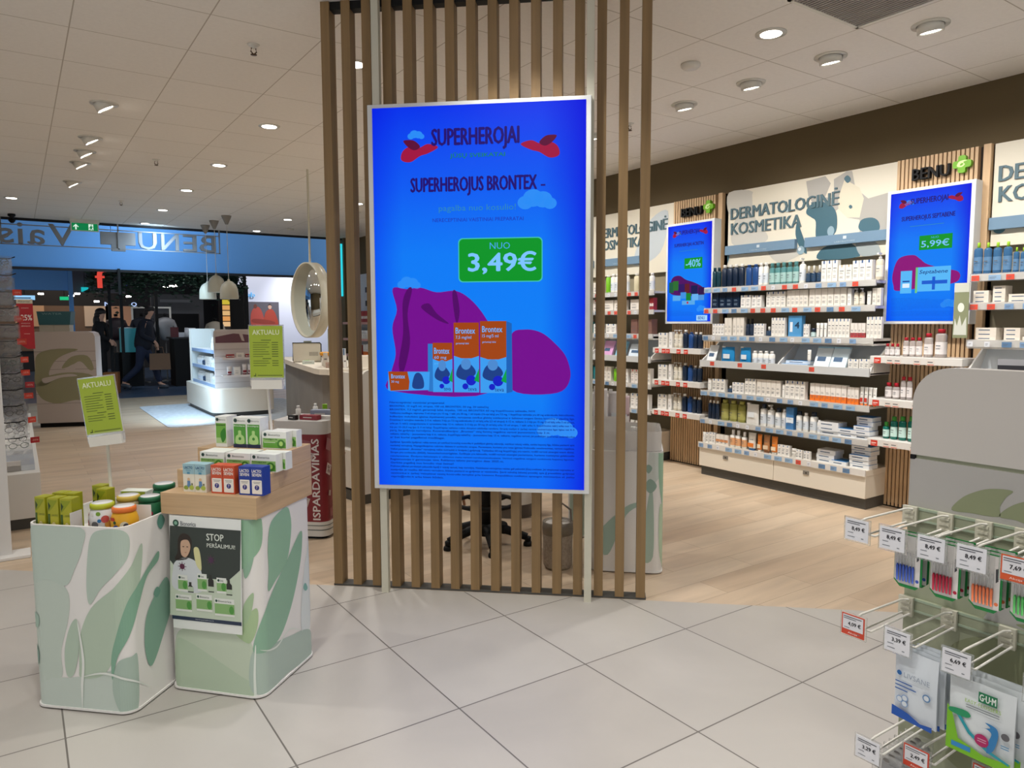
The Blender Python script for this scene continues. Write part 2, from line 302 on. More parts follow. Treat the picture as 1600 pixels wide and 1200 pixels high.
# ================================================================ slatted divider
DV = thing('slatted_divider', 'floor-to-ceiling divider of upright oak battens around the big screen', 'room divider', (1.341, 3.651, 0), -42.08)
for i in range(16):
    MB().box(i*.1063, i*.1063+.045, 0, .08, 0.012, CZ-.002, 'oak').build('batten', DV)
MB().box(.004, 1.636, .012, .068, CZ-.04, CZ-.001, 'black plastic').build('ceiling_rail', DV)
MB().box(-.005, 1.645, .005, .075, 0, .012, 'kick grey').build('floor_rail', DV)
AD = thing('advertising_screen', 'large upright digital screen showing a 3,49€ cough syrup advert', 'digital screen', (1.2874, 3.5916, 0), -42.08)
for u in (.299, 1.352): MB().box(u-.018, u+.018, .02, .055, 0, CZ-.001, 'cream metal').build('post', AD)
MB().box(.26, 1.358, 0, .06, .557, 2.472, 'screen bezel').build('bezel', AD, bevel=.003)
SX0, SX1, SZ0, SZ1 = .286, 1.333, .578, 2.453
m = bpy.data.materials.new('lit blue advert background'); m.use_nodes = True; nt = m.node_tree; pb = nt.nodes['Principled BSDF']; L = nt.links.new
pb.inputs['Base Color'].default_value = (.004, .004, .004, 1); pb.inputs['Roughness'].default_value = .5; pb.inputs['Specular IOR Level'].default_value = .05; pb.inputs['Emission Strength'].default_value = 1
tc = nt.nodes.new('ShaderNodeTexCoord'); sx = nt.nodes.new('ShaderNodeSeparateXYZ'); L(tc.outputs['Generated'], sx.inputs[0])
r1 = nt.nodes.new('ShaderNodeValToRGB'); el = r1.color_ramp.elements
el[0].position = 0; el[0].color = (*lin('0668f4'), 1); el[1].position = 1; el[1].color = (*lin('0433ec'), 1)
for p_, c_ in ((.3, '0a82f6'), (.62, '077af6'), (.8, '065af2')): e = el.new(p_); e.color = (*lin(c_), 1)
L(sx.outputs['Z'], r1.inputs[0])
r2 = nt.nodes.new('ShaderNodeValToRGB'); el = r2.color_ramp.elements
el[0].position = 0; el[0].color = (.25, .45, .95, 1); el[1].position = 1; el[1].color = (.1, .12, .85, 1)
for p_ in (.14, .8): e = el.new(p_); e.color = (1, 1, 1, 1)
L(sx.outputs['X'], r2.inputs[0])
mx = nt.nodes.new('ShaderNodeMix'); mx.data_type = 'RGBA'; mx.blend_type = 'MULTIPLY'; mx.inputs[0].default_value = 1
L(r1.outputs[0], mx.inputs[6]); L(r2.outputs[0], mx.inputs[7]); L(mx.outputs[2], pb.inputs['Emission Color'])
MATS['screen blue'] = m
MB().rect(SX0, SX1, SZ0, SZ1, -.002, 'screen blue').build('screen', AD)
def cloud(b, cx, cz, w, y, c='@2a8cf6'):
    for dx, dz, r_ in ((-.3, -.05, .2), (-.1, .06, .26), (.15, .02, .24), (.33, -.08, .17)): b.ell(cx+dx*w, cz+dz*w, r_*w, r_*w*.85, y, c, 16)
def capes(b, X, Z, s, y, c1='@a01440', c2='@5c0c38'):      # knotted cape ends either side of the title
    k = 1.12*s/.69
    for sg, ox in ((1, -.343), (-1, .349)):
        q = lambda l: [(X+k*(ox+sg*a), Z+k*c) for a, c in l]
        b.poly(cr(q([(0, .005), (.005, .04), (.035, .06), (.08, .055), (.12, .07), (.165, .055), (.12, .03), (.085, .02), (.04, -.005)])), y, c1)
        b.poly(cr(q([(.01, .085), (.03, .09), (.06, .085), (.085, .06), (.06, .045), (.03, .06)])), y-.0003, c2)
y = -.003
b = MB(); cloud(b, .506, 2.317, .085, y); cloud(b, 1.1, 1.99, .19, y); cloud(b, .46, 1.60, .12, y); cloud(b, 1.2, .88, .2, y, '@2f8cf4')
capes(b, .815, 2.195, .69, y)
b.text('SUPERHEROJAI', .585, 1.013, 2.238, 2.343, y-.0006, '@200a70', bold=.028)
b.text('JŪSŲ SVEIKATAI', .675, .945, 2.198, 2.228, y-.0006, '@147878', bold=.03)
b.text('SUPERHEROJUS BRONTEX', .477, 1.098, 2.022, 2.112, y-.0006, '@200a70', bold=.028).rect(1.118, 1.14, 2.058, 2.066, y-.0006, '@24107c')
b.text('pagalba nuo kosulio!', .616, .997, 1.94, 1.978, y-.0006, '@2f86b8'); b.text('NERECEPTINIAI VAISTINIAI PREPARATAI', .584, 1.034, 1.897, 1.915, y-.0006, '@1c2cb0')
b.poly(rrect(.711, 1.127, 1.602, 1.817, .022), y, '@40c0b0').poly(rrect(.716, 1.122, 1.607, 1.812, .02), y-.0004, '@079428')
b.text('NUO', .868, .968, 1.762, 1.794, y-.001, '@48a8e8'); b.text('3,49€', .762, 1.094, 1.642, 1.748, y-.001, '@7cc4ff', bold=.03)
b.build('advert_heading', AD)
b = MB()
b.poly(cr([(.375, 1.575), (.45, 1.572), (.52, 1.578), (.6, 1.555), (.7, 1.56), (.78, 1.51), (.85, 1.42), (.87, 1.35), (.87, 1.06), (.37, 1.06), (.36, 1.15), (.385, 1.25), (.37, 1.38), (.395, 1.47)]), y, '@740a8e')
for q in ([(.45, 1.57), (.475, 1.57), (.45, 1.45), (.46, 1.3), (.42, 1.15), (.4, 1.2), (.425, 1.35), (.425, 1.5)], [(.68, 1.555), (.7, 1.555), (.715, 1.46), (.7, 1.4), (.685, 1.47)], [(.56, 1.5), (.6, 1.45), (.66, 1.4), (.6, 1.42), (.52, 1.48)]): b.poly(cr(q), y-.0003, '@520566')
b.poly(cr([(.97, 1.34), (1.04, 1.37), (1.12, 1.355), (1.19, 1.3), (1.245, 1.23), (1.262, 1.13), (1.2, 1.06), (1.0, 1.06), (.95, 1.15)]), y, '@740a8e')
b.build('advert_cape', AD)
def pack(b, x0, x1, z0, z1, split, y, name, sub, tall=True):
    b.poly([(x0, z0), (x1, z0), (x1, z1), (x0, z1)], y, '@3c9cf0')
    b.poly([(x0, z1), (x0, split), (x0+.3*(x1-x0), split-.012), (x0+.7*(x1-x0), split-.012), (x1, split), (x1, z1)], y-.0003, '@a04414')
    w = x1-x0; b.text(name, x0+.08*w, x0+.85*w, z1-.055, z1-.025, y-.0006, '@5fb8ff', bold=.01); b.text(sub, x0+.08*w, x0+.7*w, z1-.085, z1-.065, y-.0006, '@5fb8ff')
    b.text('geriamieji lašai', x0+.08*w, x0+.6*w, z1-.11, z1-.098, y-.0006, '@5fb8ff')
    cx, cz = (x0+x1)/2, (z0+split)/2+.02
    b.poly(cr([(x0+.1*w, cz-.03), (x0+.2*w, split-.05), (cx, split-.03), (x0+.8*w, split-.06), (x0+.85*w, cz-.02), (cx, cz-.05)]), y-.0005, '@1c3f86')
    b.ell(cx-.02*w, cz+.03, .2*w, .028, y-.0007, '@4c8ad0').ell(x0+.68*w, z0+.06, .2*w, .2*w, y-.0008, '@1420c4').ell(x0+.45*w, z0+.03, .12*w, .12*w, y-.0008, '@1420c4').text('teva', x0+.55*w, x0+.9*w, z0+.008, z0+.024, y-.001, '@12206a')
    b.poly([(x0+.8*w, z0+.06), (x1, z0+.12), (x1, z0+.05)], y-.0009, '@0ba048')
b = MB()
pack(b, .684, .811, 1.058, 1.405, 1.24, y-.001, 'Brontex', '7,5 mg/ml'); pack(b, .817, .948, 1.056, 1.412, 1.235, y-.001, 'Brontex', '15 mg/5 ml')
b.poly([(.948, 1.056), (.978, 1.063), (.975, 1.40), (.948, 1.412)], y-.001, '@1c62b8'); b.poly([(.55, 1.062), (.578, 1.06), (.578, 1.3), (.552, 1.3)], y-.001, '@2a78c8')
pack(b, .576, .676, 1.058, 1.305, 1.225, y-.0012, 'Brontex', '60 mg')
b.poly([(.342, 1.065), (.355, 1.06), (.555, 1.068), (.56, 1.16), (.345, 1.16)], y-.0011, '@3c9cf0').poly([(.345, 1.16), (.355, 1.062), (.45, 1.068), (.455, 1.11), (.445, 1.16)], y-.0014, '@a04414').text('Brontex', .36, .432, 1.125, 1.147, y-.002, '@5fb8ff', bold=.01).text('30 mg', .36, .4, 1.1, 1.115, y-.002, '@5fb8ff')
b.poly(cr([(.47, 1.08), (.48, 1.14), (.5, 1.155), (.52, 1.14), (.53, 1.1), (.52, 1.075)]), y-.0014, '@1c3f86'); b.build('advert_packs', AD)
LINES = ['Nereceptiniai vaistiniai preparatai', 'BRONTEX, 15 mg/5 ml, sirupas, 100 ml; BRONTEX, 30 mg, 20 tablečių', 'BRONTEX, 7,5 mg/ml, geriamieji lašai, tirpalas, 100 ml; BRONTEX 60 mg šnypščiosios tabletės, N10',
 'Veikliosios medžiagos, stiprumas: 5 ml sirupo yra 15 mg, 1 tabl. yra 30 mg, 1 ml tirpalo (16-oje lašų) yra 7,5 mg, 1 šnypščioje tabletėje yra 60 mg ambroksolio hidrochlorido.',
 'Indikacijos: mukolizinis (gleives skystinantis) poveikis, vartojamas sutrikus gleivių susidarymui ir šalinimui sergant ūmine bronchų ir plaučių liga.',
 'Dozavimas ir vartojimo metodas: 2–5 m. vaikams 3 k/p po 7,5 mg ambroksolio (1 ml lašų arba 2,5 ml sirupo); 6–12 m. vaikams 2–3 k/p po 15 mg (2 ml lašų arba 5 ml sirupo,',
 'arba po ½ tabl.); suaugusiesiems ir vyresniems kaip 12 m. vaikams 2–3 k/p po 30 mg (4 ml lašų arba 10 ml sirupo, 1 tabl. arba ½ šnypščiosios tabl.) arba nuo 1–2',
 'k/p po 15–22,5 mg (po 2–3 ml lašų). Šnypščiąsias tabletes reikia ištirpinti stiklinėje vandens. Sirupą maišyti ir (arba) vartoti nesivartojus ligai ilgiau nei 4–5',
 'parų, be gydytojo nurodymo. Kontraindikacijos: „Brontex“ visų formų negalima vartoti jaunesniems kaip 2 m.', 'vaikams, tablečių – jaunesniems kaip 6 m. vaikams, šnypščiųjų tablečių – jaunesniems kaip 12 m. vaikams, negalima vartoti, jei padidėjęs jautrumas ambroksoliui',
 'ar bet kuriai pagalbinei medžiagai.', '', 'Įspėjimai. Specialūs įspėjimai: reikia vartoti, jei sutrikusi bronchų motorika ir padidėjusi gleivių sekrecija, sutrikusi inkstų veikla, sunkia kepenų liga, būtina pasitarti apie',
 'nuolatinį vartojimą. Nepageidaujamas cukrinio diabeto ir sorbitolio sirupas. Pacientams, kuriems yra retas įgimtas fruktozės netoleravimas, vartoti negalima.',
 'Vaikai pacientai: „Brontex“ vartojimą reikia nutraukti ir kreiptis į gydytoją. Tabletėse 60 mg šnypščiųjų yra natrio, todėl vartoti atsargiai esant dietai.',
 'Sirupe yra sorbitolio (E420), benzenkarboksirūgšties. Sudėtyje yra laktozės, todėl vartoti atsargiai pacientams, kuriems nustatytas galaktozės',
 'netoleravimas. Žindymo laikotarpiu ir nėštumo metu vartoti nerekomenduojama. Vartoti negalima sergant sunkiomis kepenų ligomis.', 'Registruotojas ir gamintojas: teva. Reklamos teksto parengimo data: 2025 m.', 'Gerkite pagalbą nuo kosulio visai šeimai!',
 'Prašome įdėmiai perskaityti pakuotės lapelį ir vaistą vartoti, kaip nurodyta. Netinkamai vartojamas vaistas gali pakenkti Jūsų sveikatai. Jei simptomai nepraeina ar', 'sustiprėja, jei neaišku dėl vaisto vartojimo, būtina pasitarti su gydytoju ar vaistininku. Įtarę sukeltą šalutinį poveikį, apie jį praneškite gydytojui',
 'vaistininkui ir (arba) Valstybinei vaistų kontrolės tarnybai prie Lietuvos Respublikos sveikatos apsaugos ministerijos el. paštu', 'vapris@vvkt.lt arba kitais būdais.']
b = MB(); zt = 1.008
for i, s in enumerate(LINES):
    if s:
        w = .935 if len(s) > 112 else min(.935, .0075*len(s)+.02)
        b.text(s, .349, .349+w, zt-.012, zt, y-.0006, '@081c8c', bold=.03)
    zt -= .0178 if s else .006
b.build('advert_small_print', AD)
# ================================================================ green display bins
BINLEAF = {
'la':[(-.379,.683),(-.167,.686),(-.165,.612),(-.201,.531),(-.239,.471),(-.311,.489),(-.393,.485)],
'lb':[(-.126,.658),(-.086,.681),(-.011,.682),(.027,.648),(.016,.578),(-.039,.523),(-.099,.467),(-.146,.406),(-.157,.463),(-.145,.587)],
'lc':[(.093,.608),(.029,.544),(-.051,.469),(-.142,.393),(-.192,.292),(-.204,.174),(-.197,.129),(-.108,.146),(-.045,.24),(.018,.351),(.072,.477)],
'le':[(-.385,.494),(-.296,.504),(-.24,.458),(-.229,.405),(-.244,.324),(-.275,.223),(-.276,.132),(-.316,.12),(-.396,.122)],
'lf':[(-.203,.345),(-.234,.316),(-.26,.224),(-.256,.134),(-.225,.145),(-.2,.246)],
'lg':[(-.387,.114),(-.246,.125),(-.108,.155),(.01,.191),(.034,.113),(.0,.02),(-.254,.006),(-.389,.008)],
'lh':[(-.048,.195),(.011,.213),(.039,.202),(.029,.013),(-.039,.003),(-.073,.095)],
'li':[(-.071,.131),(-.07,.22),(-.041,.311),(.008,.42),(.062,.468),(.121,.514),(.178,.552),(.175,.517),(.11,.479),(.058,.389),(.005,.288),(-.047,.213)],
'lj':[(.22,.437),(.131,.377),(.089,.312),(.081,.206),(.114,.135),(.191,.231),(.242,.324)],
'ra':[(-.04,.708),(.027,.695),(.029,.594),(-.021,.538),(-.084,.506),(-.077,.705)],
'rb':[(.199,.687),(.096,.658),(.067,.574),(.067,.481),(.06,.4),(.116,.426),(.196,.476),(.232,.581),(.229,.65)],
'rc':[(.301,.561),(.187,.469),(.08,.383),(.011,.298),(-.028,.205),(-.004,.176),(.119,.186),(.211,.274),(.283,.407),(.311,.508)],
'rd':[(-.009,.352),(-.064,.312),(-.111,.261),(-.055,.218),(-.023,.24),(-.001,.303)],
'rf':[(-.034,.181),(.053,.187),(.187,.166),(.354,.124),(.379,.013),(.179,.021),(.042,.012),(-.047,.04)],
'rg':[(.327,.336),(.311,.321),(.329,.301),(.345,.309)],
'rh':[(.376,.509),(.313,.356),(.288,.162),(.355,.134),(.386,.33)],
're':[(-.018,.411),(-.06,.371),(-.079,.286),(-.069,.278),(-.031,.337)],
'ri':[(-.362,.22),(-.239,.261),(-.085,.262),(-.027,.19),(-.034,.012),(-.095,.013),(-.373,.008)],
'rj':[(-.364,.182),(-.315,.201),(-.092,.089),(-.032,.059),(-.054,.009),(-.367,.009)],
'rk':[(-.052,.694),(-.007,.697),(-.013,.539),(-.058,.472)],
}
RB = .05
def binmap(s, z, off=.0009, W_=.4, r=RB):
    if s < -W_+r: t = -(-W_+r-s)/r*R(50); cx, cy = -W_+r, r
    elif s <= -r: return (s, -off, z)
    elif s < r: t = (s+r)/(2*r)*R(90); cx, cy = -r, r
    elif s <= W_-r: return (off, s, z)
    else: t = R(90)+(s-W_+r)/r*R(50); cx, cy = -r, W_-r
    return (cx+(r+off)*math.sin(t), cy-(r+off)*math.cos(t), z)
def clipx(p, x, keep):
    o = []
    for i in range(len(p)):
        a, c = p[i], p[(i+1) % len(p)]; ia = (a[0]-x)*keep >= 0; ic = (c[0]-x)*keep >= 0
        if ia: o.append(a)
        if ia != ic: t = (x-a[0])/(c[0]-a[0]); o.append((x, a[1]+t*(c[1]-a[1])))
    return o
def wrap(b, pts, mt, lay=0, H=.685, fn=binmap):
    pts = [(max(-.398, min(.398, x)), max(.012, min(H, z))) for x, z in pts]; x = min(p[0] for p in pts); xe = max(p[0] for p in pts)
    while x < xe-1e-6:
        x2 = min(xe, x+.01); q = clipx(clipx(pts, x, 1), x2, -1)
        if len(q) > 2:
            t = tessellate_polygon([[Vector((u, z, 0)) for u, z in q]])
            t = [tuple(reversed(f)) if _ccw(q, f) < 0 else tuple(f) for f in t]
            b.add([fn(u, z, .0009+lay*.0005) for u, z in q], t, mt)
        x = x2
def display_bin(label, loc, rz, prints, H=.69, open_top=True, body='white print'):
    t = thing('display_bin', label, 'display bin', (*loc, 0), rz)
    o = rrect(-.4, 0, 0, .4, RB, 8); oi = rrect(-.392, -.008, .008, .392, RB-.008, 8)
    b = MB(); n = len(o)
    b.prism(o, .012, H, body, top='open', bottom=False); b.prism([p for p in oi], .60, H, 'white print', top='open', bottom=False)
    b.f[-n:] = [tuple(reversed(f)) for f in b.f[-n:]]
    b.add([(x, y_, H) for x, y_ in o]+[(x, y_, H) for x, y_ in oi], [(i, (i+1) % n, n+(i+1) % n, n+i) for i in range(n)], 'white print')
    b.build('body', t)
    MB().prism(oi, .60, .61, 'white print', smooth=False).build('shelf_insert', t)
    MB().prism(rrect(-.404, .004, -.004, .404, RB, 8), .006, .014, 'white print').build('base_trim', t)
    MB().prism(rrect(-.37, -.03, .03, .37, RB-.02, 6), 0, .006, 'black plastic').build('foot', t)
    if prints:
        b = MB()
        for i, (kk, c_, lay) in enumerate(prints): wrap(b, cr(BINLEAF[kk] if isinstance(kk, str) else kk, 6), c_, lay+i*.05, H-.003)
        b.build('leaf_print', t)
    return t
LBIN = display_bin('white and green leaf printed display bin holding jars and yellow cartons, leftmost', (.274, 2.824), -44, [('lg', '#c3cfc6', 0), ('le', '#c0cdc2', 0), ('la', '#bccbc0', 1), ('lb', '#b6c7ba', 1), ('lc', '#b4c6b2', 1), ('lf', '#b2c5b3', 2), ('lh', '#a9bcb0', 2), ('li', '#82ac94', 3), ('lj', '#84ab97', 3),
    ([(.2, .63), (.225, .66), (.2, .69), (.18, .66)], '#5f9484', 3), ([(.3, .55), (.35, .62), (.395, .62), (.395, .48), (.33, .47)], '#5f9484', 3), ([(.29, .2), (.395, .3), (.395, .1), (.31, .12)], '#6f9d8a', 3), ([(.14, .4), (.16, .42), (.18, .4), (.16, .38)], '#6f9d8a', 4),
    ([(-.398, .22), (-.385, .24), (-.37, .2), (-.385, .16)], '#7fa093', 4), ([(-.398, .36), (-.36, .35), (-.365, .31), (-.398, .31)], '#a5bfb0', 4),
    ([(-.21, .006), (-.2, .1), (-.19, .2), (-.2, .33), (-.196, .33), (-.18, .2), (-.19, .1), (-.2, .006)], '#e4e8e2', 5), ([(-.2, .13), (-.1, .15), (.01, .12), (.1, .06), (.01, .128), (-.1, .158)], '#dfe5de', 5)])
RBIN = display_bin('white and green leaf printed display bin with poster and wooden stepped top', (.689, 2.666), -48, [('ri', '#c0cdb8', 0), ('rj', '#b4c6ae', 1), ('rk', '#8fb39a', 1), ('re', '#a6c09a', 2), ('ra', '#8fb698', 1), ('rb', '#8fb79c', 1), ('rc', '#8cb39a', 2), ('rd', '#a9c296', 1), ('rf', '#adbfb4', 1), ('rg', '#7fb0a6', 2), ('rh', '#d5dcdb', 0),
    ([(-.03, .006), (-.03, .1), (-.02, .2), (-.015, .2), (-.02, .1), (-.02, .006)], '#dde5dc', 4), ([(0, .19), (.1, .16), (.2, .19), (.3, .14), (.2, .195), (.1, .168)], '#dde5dc', 4)])
display_bin('white leaf printed bin with frosted collar seen behind the right slats', (2.9, 2.765), -44, [('ra', '#cfd6d0', 0), ([(-.14, .1), (-.1, .3), (-.06, .5), (-.05, .1)], '#a9c0b2', 1), ([(-.1, .6), (-.08, .62), (-.06, .6), (-.08, .57)], '#8fa99c', 1), ([(-.1, .5), (-.07, .54), (-.03, .5), (-.07, .46)], '#8fa99c', 1),
    ([(-.02, .68), (.02, .68), (.4, .68), (.4, .35), (.1, .3), (.0, .45)], '#9cc0a6', 1), ([(-.37, .2), (-.2, .38), (-.1, .4), (-.2, .33), (-.3, .1)], '#a3bdb0', 2), ([(0, .4), (.1, .2), (.1, .02), (.0, .1)], '#b9d0b4', 2)])
o1 = rrect(-.39, -.01, .01, .39, .05, 8); 
for (lx, ly, rz, lb) in [(2.9, 2.765, -44, 'frosted clear collar standing on the leaf printed bin behind the slats')]:
    n = len(o1); b = MB(); b.prism(o1, .692, .80, 'frosted', top='open', bottom=False); b.prism(rrect(-.386, -.014, .014, .386, .05, 8), .692, .80, 'frosted', top='open', bottom=False)
    tag(b.build('clear_collar', None, (lx, ly, 0), rz), lb, 'collar')
# poster on the right bin
PO = thing('cold_remedy_poster', 'dark green STOP poster with a woman in white coat, fixed to the display bin front', 'poster', (.689, 2.666, 0), -48)
y = -.012
b = MB().poly([(-.363, .253), (-.068, .253), (-.056, .689), (-.36, .689)], y, '#e4e8e4', thick=.003); b.build('sheet', PO)
b = MB(); G = {
'p_out': [(-.357,.689),(-.054,.692),(-.073,.255),(-.377,.256)],
'p_dark': [(-.359,.65),(-.057,.65),(-.066,.5),(-.115,.458),(-.316,.441),(-.366,.516)],
'p_navy': [(-.377,.302),(-.071,.302),(-.072,.29),(-.377,.29)],
'hair': [(-.298,.624),(-.276,.616),(-.266,.594),(-.27,.566),(-.285,.53),(-.312,.52),(-.334,.518),(-.343,.526),(-.33,.55),(-.326,.597),(-.314,.618)],
'face': [(-.313,.591),(-.286,.6),(-.274,.585),(-.275,.562),(-.289,.537),(-.303,.533),(-.315,.547)],
'coat': [(-.334,.514),(-.294,.529),(-.251,.517),(-.23,.487),(-.231,.401),(-.371,.405),(-.362,.485)],
'hand': [(-.259,.567),(-.239,.572),(-.23,.534),(-.23,.487),(-.251,.509)],
'lightarea': [(-.364,.516),(-.315,.457),(-.115,.458),(-.063,.5),(-.071,.302),(-.375,.302)],
'stop': [(-.202,.629),(-.131,.606)],
'pers': [(-.203,.6),(-.082,.58)],
'bion': [(-.313,.669),(-.244,.654)],
'logo': [(-.344,.674),(-.321,.649)],
'pb1': [(-.347,.387),(-.277,.322)],
'pb2': [(-.256,.395),(-.189,.33)],
'pb3': [(-.178,.386),(-.095,.319)],
'pb4': [(-.333,.463),(-.291,.4)],
'pb5': [(-.248,.474),(-.208,.407)],
'pb6': [(-.166,.465),(-.125,.406)],
'bt1': [(-.298,.438),(-.265,.398)],
'bt2': [(-.209,.473),(-.177,.406)],
'bt3': [(-.133,.46),(-.1,.401)],
'vir1': [(-.197,.544),(-.177,.515)],
'vir2': [(-.326,.507),(-.302,.485)],
}
y = -.0128
b.poly(G['p_dark'], y, '#343c38').poly(G['lightarea'], y-.0001, '#c3d0bc').poly([(-.366, .302), (-.068, .302), (-.068, .288), (-.366, .288)], y-.0004, '#26344c').text('www.peršalimas.lt', -.265, -.185, .292, .298, y-.0008, '#c8ccd0')
b.poly(cr(G['hair']), y-.0003, '#2c211c').poly(cr([(max(-.352, x-.002), z+.003) for x, z in G['coat']]), y-.0003, '#cdd3d6').poly(cr(G['face']), y-.0006, '#c8a68c').poly(cr(G['hand']), y-.0006, '#d6d49c')
for ex in (-.303, -.286): b.ell(ex, .573, .0045, .0018, y-.0009, '#3a2a22', 10)
b.poly([(-.3, .552), (-.289, .552), (-.294, .549)], y-.0009, '#a05a50').ell(-.312, .496, .011, .011, y-.0008, '#5c2440').ell(-.187, .53, .011, .011, y-.0006, '#4c2c4c')
for a in range(8):
    for cx, cz in ((-.187, .53), (-.312, .496)): b.poly([(cx+.008*math.cos(a*.785), cz+.008*math.sin(a*.785)), (cx+.018*math.cos(a*.785+.1), cz+.018*math.sin(a*.785+.1)), (cx+.018*math.cos(a*.785-.1), cz+.018*math.sin(a*.785-.1))], y-.0007, '#5c3450')
b.text('STOP', -.202, -.13, .604, .63, y-.0006, '#dfe6dc', bold=.02).text('PERŠALIMUI!', -.202, -.083, .578, .597, y-.0006, '#dfe6dc', bold=.008).ell(-.332, .662, .013, .013, y-.0006, '#1f4a3c').ell(-.332, .662, .007, .007, y-.0008, '#7fae96').text('Bionorica', -.312, -.246, .653, .67, y-.0006, '#26344c')
for kk, c_ in (('pb4', 1), ('pb5', 1), ('pb6', 1), ('bt1', 2), ('bt2', 2), ('bt3', 2), ('pb1', 1), ('pb2', 1), ('pb3', 1)):
    (x0, z1), (x1, z0) = G[kk]; yy = y-(.0008 if kk < 'pb4' and kk[0] == 'p' else .0005)
    if c_ == 1: b.rect(x0, x1, z0, z1, yy-.0003, '#dfe3dc').rect(x0, x1, z0+.008, z1-.02, yy-.0005, '#86b070').ell(x0+.008, z1-.01, .005, .005, yy-.0007, '#1f4a3c', 10).text('Bionorica', x0+.016, x1-.012, z1-.014, z1-.006, yy-.0007, '#3a4a44').ell(x1-.012, z0+.025, .01, .016, yy-.0007, '#4f9440', 12)
    else: b.poly([(x0+.006, z0), (x1-.002, z0), (x1-.002, z1-.02), (x1-.01, z1-.012), (x1-.01, z1), (x0+.012, z1), (x0+.012, z1-.012), (x0+.006, z1-.02)], yy-.0002, '#2c2c28').rect(x0+.006, x1-.002, z0+.004, z0+.022, yy-.0004, '#b8c8b0')
b.build('printed_artwork', PO)
# stepped oak riser on the right bin
b = MB(); b.prism([(0, 0), (0, 0)] and [(-.402, -.004), (.004, -.004), (.004, .40), (-.402, .40)], .692, .772, 'oak riser', smooth=False)
b.box(-.402, .004, .093, .40, .772, .842, 'oak riser').box(-.402, .004, .218, .40, .842, .906, 'oak riser')
rs = tag(b.build('stepped_riser', None, (.689, 2.666, 0), -48, bevel=.002), 'three-step oak product riser standing on the poster bin', 'riser')
# ================================================================ small products
DARK = '#5a6068'
def carton(w, d, h, body, band=None, bpos='top', lines=True, lid=None):
    b = MB(); b.box(-w/2, w/2, 0, d, 0, h, body); y = -.0006
    if band:
        if bpos == 'top': b.rect(-w*.12, w*.12, h*.86, h, y, band).rect(-w*.3, w*.3, h*.62, h*.66, y, DARK)
        elif bpos == 'foot': b.rect(-w/2, w/2, 0, h*.35, y, band); b.add([(w/2+.0005, 0, 0), (w/2+.0005, d, 0), (w/2+.0005, d, h*.35), (w/2+.0005, 0, h*.35)], [(0, 1, 2, 3)], band); b.add([(-w/2-.0005, 0, 0), (-w/2-.0005, d, 0), (-w/2-.0005, d, h*.35), (-w/2-.0005, 0, h*.35)], [(3, 2, 1, 0)], band)
        elif bpos == 'mid': b.rect(-w/2, w/2, h*.3, h*.55, y, band)
    if lines:
        for q in (.52, .46, .3, .25, .2): b.rect(-w*.32, w*(.1+.5*((q*37) % .4)), h*q, h*q+.0022, y-.0002, DARK if body != 'navy' else '#8fa4b8')
    return b
def bottle(w, h, body, cap, label=None, pump=False, sh=.78, flat=1.0, capw=.42, collar=.62):
    r = w/2*.96; b = MB(); b.lathe([(r*.92, 0), (r, .004), (r, h*sh*.92), (r*.8, h*sh*.97), (r*capw, h*sh)], body, 0, r, 14, sy=flat)
    if label: b.lathe([(r*1.012, h*.12), (r*1.012, h*.55)], label, 0, r, 14, sy=flat); b.f.pop(); b.f.pop(); b.m.pop(); b.m.pop(); b.sm.pop(); b.sm.pop(); b.rect(-r*.4, r*.4, h*.4, h*.43, -.003, DARK).rect(-r*.4, r*.3, h*.3, h*.32, -.003, DARK)
    if pump:
        b.lathe([(r*.4, h*sh), (r*.4, h*.86), (r*.12, h*.87), (r*.12, h*.95)], cap, 0, r, 10).box(-r*.25, r*.25, -r*.3, r*1.3, h*.94, h, cap)
    else: b.lathe([(r*collar, h*sh), (r*collar, h*.985), (r*collar*.9, h)], cap, 0, r, 12)
    return b
def tube(w, h, body, cap, band=None):
    b = MB(); d = w*.6; o = []
    for z, t in ((.12, 1), (.5, .85), (.85, .4), (1, .06)): o.append((z*h, t))
    n = 12
    v = [(w/2*.95*(.9+.1*(1-t))*math.cos(2*math.pi*i/n), d/2+d/2*t*math.sin(2*math.pi*i/n), z) for z, t in o for i in range(n)]
    b.add(v, [(j*n+i, j*n+(i+1) % n, (j+1)*n+(i+1) % n, (j+1)*n+i) for j in range(3) for i in range(n)]+[tuple(3*n+i for i in range(n))], body, True)
    if band: b.rect(-w*.36, w*.36, h*.2, h*.42, -.002, band)
    b.rect(-w*.25, w*.25, h*.6, h*.625, d*.12, DARK)
    b.lathe([(w*.36, 0), (w*.38, h*.12)], cap, 0, d/2, 12, sy=.7); return b
def pouch(w, h, body, cap, d=.05):
    b = MB(); n = 12; o = [(0, .7), (.1, 1), (.6, .7), (.95, .12), (1, .08)]
    v = [(w/2*(.94+.06*t)*math.copysign(abs(math.cos(2*math.pi*i/n))**.6, math.cos(2*math.pi*i/n)), d/2+d/2*t*math.sin(2*math.pi*i/n), z*h) for z, t in o for i in range(n)]
    b.add(v, [(j*n+i, j*n+(i+1) % n, (j+1)*n+(i+1) % n, (j+1)*n+i) for j in range(4) for i in range(n)]+[tuple(4*n+i for i in range(n)), tuple(reversed(range(n)))], body, True)
    b.rect(-w*.25, w*.25, h*.35, h*.6, -.004, '#dfe6ea'); b.box(-w*.45, -w*.2, d*.35, d*.65, h*.96, h*1.04, cap); return b
